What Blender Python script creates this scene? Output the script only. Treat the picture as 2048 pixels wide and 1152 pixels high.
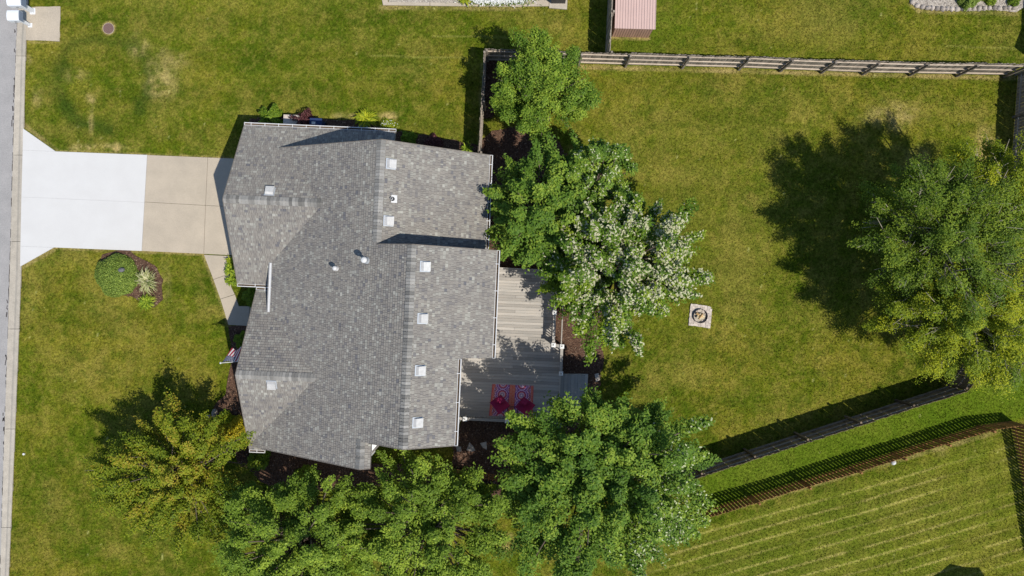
import bpy, math, random
import numpy as np
from mathutils import Vector, Matrix
random.seed(7); RS = np.random.RandomState(7)
scene = bpy.context.scene
for o in list(bpy.data.objects): bpy.data.objects.remove(o)

# ------------------------------------------------------------ camera, sky, sun
H = 38.7; S = 0.0247
cam = bpy.data.cameras.new('camera'); camo = bpy.data.objects.new('camera', cam)
scene.collection.objects.link(camo); scene.camera = camo
camo.location = (0, 0, H); camo.rotation_euler = (0, 0, 0)
cam.sensor_width = 36; cam.lens = 36*H/(2048*S); cam.clip_end = 3000
SUNEL = math.radians(60.0); SAZ = math.atan2(-26, 34)          # direction towards the sun in the ground plane
scene.world = bpy.data.worlds.new('World'); scene.world.use_nodes = True
wn = scene.world.node_tree; bg = wn.nodes['Background']
sky = wn.nodes.new('ShaderNodeTexSky'); sky.sky_type = 'NISHITA'; sky.sun_disc = False
sky.sun_elevation = SUNEL; sky.sun_rotation = math.pi/2 - SAZ
sky.dust_density = .3; sky.ozone_density = 3.0
wn.links.new(sky.outputs[0], bg.inputs[0]); bg.inputs[1].default_value = 0.115
sl = bpy.data.lights.new('sun', 'SUN'); sl.energy = 4.1; sl.angle = math.radians(0.53); sl.color = (1, .95, .86)
so = bpy.data.objects.new('sun', sl); scene.collection.objects.link(so)
sd = Vector((math.cos(SUNEL)*math.cos(SAZ), math.cos(SUNEL)*math.sin(SAZ), math.sin(SUNEL)))
so.rotation_euler = sd.to_track_quat('Z', 'Y').to_euler(); so.location = (20, -15, 40)
vs = scene.view_settings; vs.view_transform = 'Standard'; vs.look = 'None'; vs.gamma = 1
vs.use_curve_mapping = False; vs.exposure = 0.17
scene.cycles.max_bounces = 5; scene.cycles.diffuse_bounces = 3; scene.cycles.transmission_bounces = 3

# ------------------------------------------------------------ helpers
COL = scene.collection
def P(px, py, z=0.0):
    k = (H-z)/H*S
    return Vector(((px-1024)*k, -(py-576)*k, z))
HA = math.radians(2.5); hc, hs = math.cos(HA), math.sin(HA)
def W(u, v, z=0.0): return Vector((u*hc - v*hs, -(u*hs + v*hc), z))      # house frame -> world
def hp(px, py, z):
    p = P(px, py, z); x, y = p.x, -p.y
    return x*hc + y*hs, -x*hs + y*hc
def tag(o, label=None, cat=None, group=None, kind=None):
    if label: o['label'] = label
    if cat: o['category'] = cat
    if group: o['group'] = group
    if kind: o['kind'] = kind
    return o
WL = {}
def thing(name, loc, label, cat, group=None):
    o = bpy.data.objects.new(name, None); COL.objects.link(o); o.location = loc; o.empty_display_size = .3
    WL[o] = Vector(loc); return tag(o, label, cat, group)
def setting(name, loc=(0, 0, 0)):
    o = bpy.data.objects.new(name, None); COL.objects.link(o); o.location = loc; WL[o] = Vector(loc)
    o['kind'] = 'structure'; return o
def link(name, me, parent, wloc=None, rot=(0, 0, 0), scale=None):
    o = bpy.data.objects.new(name, me); COL.objects.link(o)
    pl = WL.get(parent, Vector((0, 0, 0))) if parent else Vector((0, 0, 0))
    w = Vector(wloc) if wloc is not None else pl
    if parent: o.parent = parent
    o.location = w - pl; o.rotation_euler = rot
    if scale: o.scale = scale
    WL[o] = w; return o
class MB:
    def __init__(s): s.v = []; s.f = []; s.r = []; s.c = None
    def poly(s, pts, r=0.5):
        n = len(s.v); s.v += [tuple(p) for p in pts]; s.f.append(tuple(range(n, n+len(pts)))); s.r.append(r)
    def face(s, idx, r=0.5): s.f.append(tuple(idx)); s.r.append(r)
    def box(s, c, d, rz=0, rx=0, ry=0, r=0.5, M=None):
        n = len(s.v); R = Matrix.Rotation(rz, 3, 'Z') @ Matrix.Rotation(ry, 3, 'Y') @ Matrix.Rotation(rx, 3, 'X')
        if M is not None: R = M
        for k in range(8):
            q = Vector((d[0]/2*(1 if k & 1 else -1), d[1]/2*(1 if k & 2 else -1), d[2]/2*(1 if k & 4 else -1)))
            s.v.append(tuple(R @ q + Vector(c)))
        for f in ((0, 2, 3, 1), (4, 5, 7, 6), (0, 1, 5, 4), (2, 6, 7, 3), (0, 4, 6, 2), (1, 3, 7, 5)):
            s.f.append(tuple(n+i for i in f)); s.r.append(r)
    def bar(s, a, b, w, h, r=0.5):
        a = Vector(a); b = Vector(b); d = b-a; L = d.length; x = d/L
        up = Vector((0, 0, 1)) if abs(x.z) < .95 else Vector((1, 0, 0))
        y = up.cross(x).normalized(); z = x.cross(y)
        s.box((a+b)/2, (L, w, h), r=r, M=Matrix((x, y, z)).transposed())
    def prism(s, pts, z0, z1, r=0.5):           # pts: 2D/3D list CCW; z0,z1 numbers or None -> from pts
        n = len(s.v); m = len(pts)
        for p in pts: s.v.append((p[0], p[1], z0))
        for p in pts: s.v.append((p[0], p[1], z1))
        s.f.append(tuple(range(n+m-1, n-1, -1))); s.f.append(tuple(range(n+m, n+2*m))); s.r += [r, r]
        for i in range(m):
            j = (i+1) % m; s.f.append((n+i, n+j, n+m+j, n+m+i)); s.r.append(r)
    def slab(s, pts, th, r=0.5):                # top polygon with its own heights, thickness down
        n = len(s.v); m = len(pts)
        for p in pts: s.v.append((p[0], p[1], p[2]-th))
        for p in pts: s.v.append(tuple(p))
        s.f.append(tuple(range(n+m-1, n-1, -1))); s.f.append(tuple(range(n+m, n+2*m))); s.r += [r, r]
        for i in range(m):
            j = (i+1) % m; s.f.append((n+i, n+j, n+m+j, n+m+i)); s.r.append(r)
    def tube(s, pts, rad, n=8, r=0.5, cap=True):
        pts = [Vector(p) for p in pts]; base = len(s.v)
        for i, p in enumerate(pts):
            d = (pts[min(i+1, len(pts)-1)] - pts[max(i-1, 0)]).normalized()
            up = Vector((0, 0, 1)) if abs(d.z) < .9 else Vector((1, 0, 0))
            x = up.cross(d).normalized(); y = d.cross(x); rr = rad[i] if hasattr(rad, '__len__') else rad
            for k in range(n):
                a = 2*math.pi*k/n; s.v.append(tuple(p + x*math.cos(a)*rr + y*math.sin(a)*rr))
        for i in range(len(pts)-1):
            for k in range(n):
                a = base+i*n+k; b = base+i*n+(k+1) % n
                s.f.append((a, b, b+n, a+n)); s.r.append(r)
        if cap:
            s.f.append(tuple(base+k for k in range(n-1, -1, -1))); s.r.append(r)
            e = base+(len(pts)-1)*n; s.f.append(tuple(e+k for k in range(n))); s.r.append(r)
    def lathe(s, c, prof, n=20, r=0.5):
        base = len(s.v)
        for (rr, z) in prof:
            for k in range(n):
                a = 2*math.pi*k/n; s.v.append((c[0]+rr*math.cos(a), c[1]+rr*math.sin(a), c[2]+z))
        for i in range(len(prof)-1):
            for k in range(n):
                a = base+i*n+k; b = base+i*n+(k+1) % n
                s.f.append((a, b, b+n, a+n)); s.r.append(r)
    def mesh(s, name, mat, org=(0, 0, 0), smooth=False):
        me = bpy.data.meshes.new(name); ox, oy, oz = org
        me.from_pydata([(x-ox, y-oy, z-oz) for x, y, z in s.v], [], s.f); me.materials.append(mat)
        a = me.attributes.new('rnd', 'FLOAT', 'FACE'); a.data.foreach_set('value', np.array(s.r, 'f'))
        if smooth: me.polygons.foreach_set('use_smooth', [True]*len(me.polygons))
        me.update(); return me
    def build(s, name, mat, parent=None, smooth=False):
        org = WL[parent] if parent else Vector((0, 0, 0))
        if not parent and s.v:
            A = np.array(s.v); org = Vector((A[:, 0].mean(), A[:, 1].mean(), A[:, 2].min()))
        return link(name, s.mesh(name, mat, org, smooth), parent, org)
def npmesh(name, V, F, mat, rnd=None, col=None, parent=None, k=4):
    me = bpy.data.meshes.new(name); n = len(V); m = len(F)
    org = WL[parent] if parent else Vector((0, 0, 0))
    V = V - np.array(org)
    me.vertices.add(n); me.vertices.foreach_set('co', np.ascontiguousarray(V, 'f').ravel())
    me.loops.add(m*k); me.loops.foreach_set('vertex_index', np.ascontiguousarray(F, 'i').ravel())
    me.polygons.add(m); me.polygons.foreach_set('loop_start', np.arange(0, m*k, k, dtype='i'))
    me.polygons.foreach_set('loop_total', np.full(m, k, 'i'))
    me.update(calc_edges=True); me.materials.append(mat)
    if rnd is not None:
        a = me.attributes.new('rnd', 'FLOAT', 'FACE'); a.data.foreach_set('value', rnd.astype('f'))
    if col is not None:
        dom = 'POINT' if len(col) == n else 'FACE'
        a = me.attributes.new('tint', 'FLOAT_COLOR', dom)
        c = np.ones((len(col), 4), 'f'); c[:, :3] = col; a.data.foreach_set('color', c.ravel())
    return link(name, me, parent, org)
# ---- numpy noise
def vnoise(x, y, seed=0):
    xi = np.floor(x).astype(np.int64); yi = np.floor(y).astype(np.int64); fx = x-xi; fy = y-yi
    fx = fx*fx*(3-2*fx); fy = fy*fy*(3-2*fy)
    def h(a, b):
        n = (a*374761393 + b*668265263 + seed*1274126177) & 0xffffffff
        n = ((n ^ (n >> 13))*1274126177) & 0xffffffff
        return ((n ^ (n >> 16)) & 0xffff)/65535.0
    return (h(xi, yi)*(1-fx)+h(xi+1, yi)*fx)*(1-fy) + (h(xi, yi+1)*(1-fx)+h(xi+1, yi+1)*fx)*fy
def fbm(x, y, sc, seed=0, oc=4, g=.5):
    t = 0; a = 1; s = 0; f = 1/sc
    for i in range(oc): t = t + a*vnoise(x*f+17*i, y*f-9*i, seed+i); s += a; a *= g; f *= 2.03
    return t/s
def sm(x, a, b): t = np.clip((x-a)/(b-a), 0, 1); return t*t*(3-2*t)
def inpoly(x, y, poly):
    r = np.zeros(x.shape, bool); n = len(poly)
    for i in range(n):
        x1, y1 = poly[i][:2]; x2, y2 = poly[(i+1) % n][:2]
        if y1 == y2: continue
        c = ((y1 > y) != (y2 > y)) & (x < (x2-x1)*(y-y1)/(y2-y1)+x1); r ^= c
    return r
# ---- materials
def newmat(name):
    m = bpy.data.materials.new(name); m.use_nodes = True; nt = m.node_tree
    return m, nt, nt.nodes['Principled BSDF']
def N(nt, t, **kw):
    n = nt.nodes.new(t)
    for k, v in kw.items(): setattr(n, k, v)
    return n
def mat(name, c1, c2=None, scale=8, rough=.8, var=0.0, bump=0.0, bscale=60, spec=.3, metal=0, stops=None, usernd=False, stretch=None, fine=0.0):
    m, nt, b = newmat(name); c2 = c2 or tuple(x*.75 for x in c1)
    geo = N(nt, 'ShaderNodeNewGeometry'); vec = geo.outputs['Position']
    if stretch:
        mp = N(nt, 'ShaderNodeMapping'); mp.inputs['Scale'].default_value = stretch; nt.links.new(vec, mp.inputs[0]); vec = mp.outputs[0]
    no = N(nt, 'ShaderNodeTexNoise'); no.inputs['Scale'].default_value = scale; no.inputs['Detail'].default_value = 6
    no.inputs['Roughness'].default_value = .65
    nt.links.new(vec, no.inputs['Vector'])
    rp = N(nt, 'ShaderNodeValToRGB'); cr = rp.color_ramp
    cr.elements[0].position = .3; cr.elements[0].color = (*c2, 1); cr.elements[1].position = .7; cr.elements[1].color = (*c1, 1)
    nt.links.new(no.outputs['Fac'], rp.inputs[0]); out = rp.outputs[0]
    if stops:
        at = N(nt, 'ShaderNodeAttribute', attribute_name='rnd'); r2 = N(nt, 'ShaderNodeValToRGB'); c = r2.color_ramp
        c.elements[0].position = stops[0][0]; c.elements[0].color = (*stops[0][1], 1)
        c.elements[1].position = stops[-1][0]; c.elements[1].color = (*stops[-1][1], 1)
        for p, q in stops[1:-1]: e = c.elements.new(p); e.color = (*q, 1)
        nt.links.new(at.outputs['Fac'], r2.inputs[0])
        mx = N(nt, 'ShaderNodeMix', data_type='RGBA', blend_type='MULTIPLY'); mx.inputs[0].default_value = 1
        nt.links.new(r2.outputs[0], mx.inputs[6]); nt.links.new(out, mx.inputs[7]); out = mx.outputs[2]
    if var:
        if usernd: src = N(nt, 'ShaderNodeAttribute', attribute_name='rnd').outputs['Fac']
        else: src = N(nt, 'ShaderNodeObjectInfo').outputs['Random']
        mr = N(nt, 'ShaderNodeMapRange'); mr.inputs[3].default_value = 1-var; mr.inputs[4].default_value = 1+var
        nt.links.new(src, mr.inputs[0])
        mx = N(nt, 'ShaderNodeMix', data_type='RGBA', blend_type='MULTIPLY'); mx.inputs[0].default_value = 1
        nt.links.new(out, mx.inputs[6]); nt.links.new(mr.outputs[0], mx.inputs[7]); out = mx.outputs[2]
    if fine:
        n3 = N(nt, 'ShaderNodeTexNoise'); n3.inputs['Scale'].default_value = bscale; n3.inputs['Detail'].default_value = 3
        nt.links.new(vec, n3.inputs['Vector'])
        mr = N(nt, 'ShaderNodeMapRange'); mr.inputs[1].default_value = .3; mr.inputs[2].default_value = .7
        mr.inputs[3].default_value = 1-fine; mr.inputs[4].default_value = 1+fine
        nt.links.new(n3.outputs['Fac'], mr.inputs[0])
        mx = N(nt, 'ShaderNodeMix', data_type='RGBA', blend_type='MULTIPLY'); mx.inputs[0].default_value = 1
        nt.links.new(out, mx.inputs[6]); nt.links.new(mr.outputs[0], mx.inputs[7]); out = mx.outputs[2]
    nt.links.new(out, b.inputs['Base Color'])
    b.inputs['Roughness'].default_value = rough; b.inputs['Specular IOR Level'].default_value = spec; b.inputs['Metallic'].default_value = metal
    if bump:
        n2 = N(nt, 'ShaderNodeTexNoise'); n2.inputs['Scale'].default_value = bscale; n2.inputs['Detail'].default_value = 4
        nt.links.new(vec, n2.inputs['Vector'])
        bp = N(nt, 'ShaderNodeBump'); bp.inputs['Strength'].default_value = bump; bp.inputs['Distance'].default_value = .02
        nt.links.new(n2.outputs['Fac'], bp.inputs['Height']); nt.links.new(bp.outputs[0], b.inputs['Normal'])
    return m
def tintmat(name, rough=.9, bump=0.0, bscale=20, spec=.15, fine=.25, fscale=14, trans=0.0):
    m, nt, b = newmat(name); at = N(nt, 'ShaderNodeAttribute', attribute_name='tint')
    geo = N(nt, 'ShaderNodeNewGeometry')
    no = N(nt, 'ShaderNodeTexNoise'); no.inputs['Scale'].default_value = fscale; no.inputs['Detail'].default_value = 4; no.inputs['Roughness'].default_value = .75
    nt.links.new(geo.outputs['Position'], no.inputs['Vector'])
    mr = N(nt, 'ShaderNodeMapRange'); mr.inputs[1].default_value = .3; mr.inputs[2].default_value = .7
    mr.inputs[3].default_value = 1-fine; mr.inputs[4].default_value = 1+fine; nt.links.new(no.outputs['Fac'], mr.inputs[0])
    mx = N(nt, 'ShaderNodeMix', data_type='RGBA', blend_type='MULTIPLY'); mx.inputs[0].default_value = 1
    nt.links.new(at.outputs['Color'], mx.inputs[6]); nt.links.new(mr.outputs[0], mx.inputs[7])
    nt.links.new(mx.outputs[2], b.inputs['Base Color']); b.inputs['Roughness'].default_value = rough
    b.inputs['Specular IOR Level'].default_value = spec
    if bump:
        n2 = N(nt, 'ShaderNodeTexNoise'); n2.inputs['Scale'].default_value = bscale; n2.inputs['Detail'].default_value = 4
        nt.links.new(geo.outputs['Position'], n2.inputs['Vector'])
        bp = N(nt, 'ShaderNodeBump'); bp.inputs['Strength'].default_value = bump; bp.inputs['Distance'].default_value = .05
        nt.links.new(n2.outputs['Fac'], bp.inputs['Height']); nt.links.new(bp.outputs[0], b.inputs['Normal'])
    return m
def leafmat(name, stops, rough=.55, trans=.24, spec=.16):
    m, nt, b = newmat(name); at = N(nt, 'ShaderNodeAttribute', attribute_name='rnd')
    rp = N(nt, 'ShaderNodeValToRGB'); c = rp.color_ramp
    c.elements[0].position = stops[0][0]; c.elements[0].color = (*stops[0][1], 1)
    c.elements[1].position = stops[-1][0]; c.elements[1].color = (*stops[-1][1], 1)
    for p, q in stops[1:-1]: e = c.elements.new(p); e.color = (*q, 1)
    nt.links.new(at.outputs['Fac'], rp.inputs[0]); nt.links.new(rp.outputs[0], b.inputs['Base Color'])
    b.inputs['Roughness'].default_value = rough; b.inputs['Specular IOR Level'].default_value = spec
    tr = N(nt, 'ShaderNodeBsdfTranslucent')
    hs_ = N(nt, 'ShaderNodeHueSaturation'); hs_.inputs['Value'].default_value = 1.25; hs_.inputs['Saturation'].default_value = 1.1; hs_.inputs['Hue'].default_value = .49
    nt.links.new(rp.outputs[0], hs_.inputs['Color']); nt.links.new(hs_.outputs[0], tr.inputs[0])
    mx = N(nt, 'ShaderNodeMixShader'); mx.inputs[0].default_value = trans
    nt.links.new(b.outputs[0], mx.inputs[1]); nt.links.new(tr.outputs[0], mx.inputs[2])
    nt.links.new(mx.outputs[0], nt.nodes['Material Output'].inputs[0])
    return m
M = {}
M['shingle'] = mat('asphalt_shingle', (1.12, 1.10, 1.04), (.90, .89, .87), scale=.9, rough=.92, spec=.15, fine=.18, bscale=45,
    stops=[(0, (.135, .135, .150)), (.2, (.180, .172, .172)), (.42, (.222, .207, .192)), (.62, (.248, .233, .216)), (.82, (.285, .280, .258)), (1, (.35, .345, .318))])
M['ridge_shingle'] = mat('ridge_shingle', (.255, .245, .225), (.19, .185, .175), scale=3, rough=.92, spec=.15, var=.38, fine=.15, bscale=50)
M['drip'] = mat('brown_drip_edge', (.20, .175, .15), (.15, .13, .11), scale=5, rough=.7)
M['felt'] = mat('roof_deck_felt', (.06, .06, .06), rough=.95)
M['white_metal'] = mat('white_metal', (.66, .655, .645), (.58, .575, .565), scale=5, rough=.45, fine=.08)
M['galv'] = mat('galvanised_metal', (.52, .55, .58), (.42, .45, .48), scale=7, rough=.45, metal=.3)
M['dark_metal'] = mat('dark_metal', (.03, .03, .035), rough=.5)
M['grit'] = mat('gutter_dirt', (.16, .11, .07), (.06, .045, .03), scale=14, rough=.95)
M['siding'] = mat('vinyl_siding', (.62, .58, .51), (.56, .52, .46), scale=2, rough=.6)
M['vent_paint'] = mat('chalky_vent_paint', (.60, .59, .57), (.46, .45, .43), scale=9, rough=.6, var=.08)
M['whitetrim'] = mat('white_trim', (.78, .77, .75), (.72, .71, .69), scale=3, rough=.5)
M['glass'] = mat('window_glass', (.03, .035, .04), rough=.08, spec=.6)
M['white_conc'] = mat('new_white_concrete', (.59, .582, .565), (.555, .545, .528), scale=.9, rough=.85, fine=.03, bscale=30)
M['beige_conc'] = mat('aged_beige_concrete', (.47, .40, .31), (.39, .335, .262), scale=.9, rough=.9, fine=.13, bscale=30, bump=.1)
M['curb_conc'] = mat('curb_concrete', (.50, .445, .365), (.38, .34, .28), scale=2.5, rough=.9, fine=.12, bscale=24, var=.07)
M['asphalt'] = mat('weathered_asphalt', (.345, .33, .32), (.285, .275, .268), scale=1.2, rough=.9, fine=.16, bscale=28, bump=.2)
M['tar'] = mat('tar_crack', (.05, .045, .045), (.09, .08, .08), scale=9, rough=.7)
M['fence_grey'] = mat('weathered_grey_wood', (.36, .31, .25), (.17, .14, .115), scale=5, rough=.9, var=.3, stretch=(3, 3, .5), fine=.2)
M['fence_dark'] = mat('dark_weathered_wood', (.23, .17, .11), (.11, .08, .055), scale=5, rough=.9, var=.35, stretch=(3, 3, .5), fine=.2)
M['rail_wood'] = mat('pale_rail_wood', (.56, .47, .37), (.40, .33, .26), scale=4, rough=.9, var=.15, fine=.12)
M['grey_rail'] = mat('grey_fence_rail', (.42, .345, .26), (.26, .21, .16), scale=4, rough=.9, var=.15, fine=.12)
M['fence_brown'] = mat('brown_stained_wood', (.33, .165, .055), (.20, .10, .035), scale=5, rough=.8, var=.3, stretch=(3, 3, .6))
M['deck_wood'] = mat('weathered_deck_board', (.46, .41, .355), (.33, .315, .29), scale=3, rough=.9, var=.22, stretch=(.5, 6, 1), fine=.15)
M['mulch'] = mat('wood_mulch', (.13, .072, .045), (.05, .028, .02), scale=9, rough=1, fine=.4, bscale=26, bump=.6)
M['chip'] = mat('mulch_chips', (1, 1, 1), (.7, .7, .7), scale=5, rough=1, stops=[(0, (.05, .028, .02)), (.5, (.14, .075, .05)), (.85, (.24, .15, .10)), (1, (.38, .28, .2))])
M['bark'] = mat('tree_bark', (.17, .13, .10), (.09, .07, .055), scale=12, rough=.95)
M['pale_bark'] = mat('pale_branch_bark', (.40, .36, .26), (.25, .22, .16), scale=12, rough=.9)
M['stone'] = mat('field_stone', (.47, .41, .35), (.30, .26, .23), scale=5, rough=.9, var=.38, fine=.1)
M['dark_stone'] = mat('dark_grey_rock', (.17, .17, .18), (.10, .10, .11), scale=9, rough=.9)
M['gravel'] = mat('pea_gravel', (.44, .385, .32), (.28, .25, .21), scale=9, rough=.95, fine=.35, bscale=24, bump=.6)
M['pebble'] = mat('gravel_pebbles', (1, 1, 1), (.85, .85, .85), scale=5, rough=.9, stops=[(0, (.20, .17, .145)), (.5, (.41, .36, .30)), (1, (.66, .60, .52))])
M['shed_roof'] = mat('salmon_roof_metal', (.56, .40, .355), (.52, .37, .33), scale=2, rough=.5, var=.04)
M['shed_wall'] = mat('rust_pink_wall_metal', (.60, .37, .28), (.50, .31, .235), scale=3, rough=.6, var=.06)
M['mail_white'] = mat('white_mailbox_plastic', (.76, .78, .80), (.70, .72, .74), scale=5, rough=.5)
M['mail_blue'] = mat('blue_grey_door', (.20, .25, .34), (.15, .19, .27), scale=14, rough=.5)
M['iron'] = mat('rusty_cast_iron', (.20, .125, .11), (.14, .09, .08), scale=30, rough=.8, fine=.2)
M['bluebin'] = mat('navy_plastic', (.02, .04, .12), rough=.5)
M['cushion'] = mat('crimson_fabric', (.40, .025, .10), (.31, .018, .07), scale=14, rough=.9)
M['red'] = mat('flag_red', (.42, .02, .05), (.38, .02, .05), rough=.8); M['flagwhite'] = mat('flag_white', (.78, .76, .76), (.74, .73, .73), rough=.8); M['flagblue'] = mat('flag_blue', (.02, .03, .13), rough=.8)
M['log'] = mat('split_firewood', (.62, .42, .20), (.45, .27, .12), scale=9, rough=.85, var=.15)
M['log_end'] = mat('pale_cut_wood', (.80, .72, .52), (.70, .58, .38), scale=12, rough=.85)
M['paver'] = mat('tan_paver', (.56, .48, .41), (.45, .39, .34), scale=14, rough=.9, var=.16, fine=.15)
M['canvas'] = mat('tan_canvas', (.45, .38, .28), rough=.8)
M['black_plastic'] = mat('black_cover', (.035, .038, .045), (.02, .022, .03), scale=5, rough=.45)
M['paleblue'] = mat('pale_blue_plastic', (.42, .58, .66), (.34, .5, .58), scale=8, rough=.4)
M['lawn'] = tintmat('lawn_grass', fine=.55, fscale=9, bump=.7, bscale=14, spec=.0)
M['blade'] = tintmat('grass_blades', fine=.2, fscale=9, rough=.8, spec=.05)
M['rug'] = tintmat('rug_print', fine=.05, fscale=60)

# ------------------------------------------------------------ outlines on the ground (photo pixels at z=0)
def pl(pts): return [P(x, y)[:2] for x, y in pts]
CURB_R = [(62, -120), (51, 90), (46, 300), (42.5, 530), (36, 700), (28, 900), (17, 1152), (5, 1400)]
CURB_L = [(44, -120), (32, 90), (26, 300), (21, 480), (14.5, 700), (7.5, 900), (0, 1152), (-10, 1400)]
def interp(line, py):
    ys = [p[1] for p in line]; xs = [p[0] for p in line]; return np.interp(py, ys, xs)
APRON = [(47, 257), (112, 303), (295, 310), (284, 502), (108, 495), (41, 533)]
DRIVE = [(295, 310), (490, 318), (480, 512), (284, 502)]
WALK = [(408, 507), (466, 510), (455, 545), (462, 575), (478, 612), (560, 612), (556, 655), (457, 650)]
PAD = [(52, 15), (120, 13), (119, 82), (50, 80)]
BED_FRONT = [(457, 651), (545, 652), (545, 800), (560, 900), (760, 930), (905, 930), (1010, 960), (960, 985), (860, 965), (700, 975), (560, 985), (480, 930), (455, 880), (415, 850), (428, 815), (452, 790), (458, 750), (466, 725)]
BED_BACK = [(955, 330), (955, 292), (985, 262), (1040, 250), (1100, 262), (1150, 330), (1180, 450), (1200, 560), (1206, 650), (1204, 745), (1190, 800), (1150, 860), (1040, 960), (1005, 1000), (905, 990), (905, 880), (1000, 700), (985, 500), (965, 400)]
BED_NORTH = [(500, 237), (560, 232), (640, 238), (720, 243), (800, 262), (880, 278), (955, 290), (955, 340), (500, 330)]
BED_SHRUB = [(205, 512), (255, 500), (285, 520), (312, 532), (324, 560), (324, 598), (308, 616), (285, 604), (265, 594), (215, 590), (195, 550)]
BED_FENCE = [(971, 120), (1048, 118), (1010, 150), (1004, 205), (985, 235), (966, 238)]
ROCKBED = [(1815, -60), (1820, 5), (1835, 16), (1880, 20), (1935, 22), (1990, 20), (2032, 24), (2055, 10), (2100, -60)]
PATIO = [(752, -60), (765, 10), (860, 11), (1040, 13), (1042, -60)]
FIREPAD = [(1383, 607), (1424, 613), (1421, 657), (1376, 651)]
HOUSEFOOT = [tuple(W(u, v)[:2]) for u, v in ((-12.3, -6.7), (-5.9, -6.7), (-5.9, -5.6), (-1.5, -5.6), (-1.5, -1.5), (-1, -1.5), (-1, 6.2), (-5.9, 6.4), (-5.9, 7.4), (-11.4, 7.4), (-11.4, 1), (-12.3, .1))]
def outline(poly, seed, amp=.10, step=.25):
    out = []; n = len(poly)
    for i in range(n):
        a = np.array(poly[i]); b = np.array(poly[(i+1) % n]); L = np.linalg.norm(b-a); k = max(1, int(L/step))
        nn = np.array([b[1]-a[1], -(b[0]-a[0])])/max(L, 1e-6)
        for j in range(k):
            p = a+(b-a)*j/k; q = (vnoise(np.array([p[0]*2.1]), np.array([p[1]*2.1]), seed)[0]-.5)*2*amp
            out.append(tuple(p+nn*q))
    return out

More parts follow.
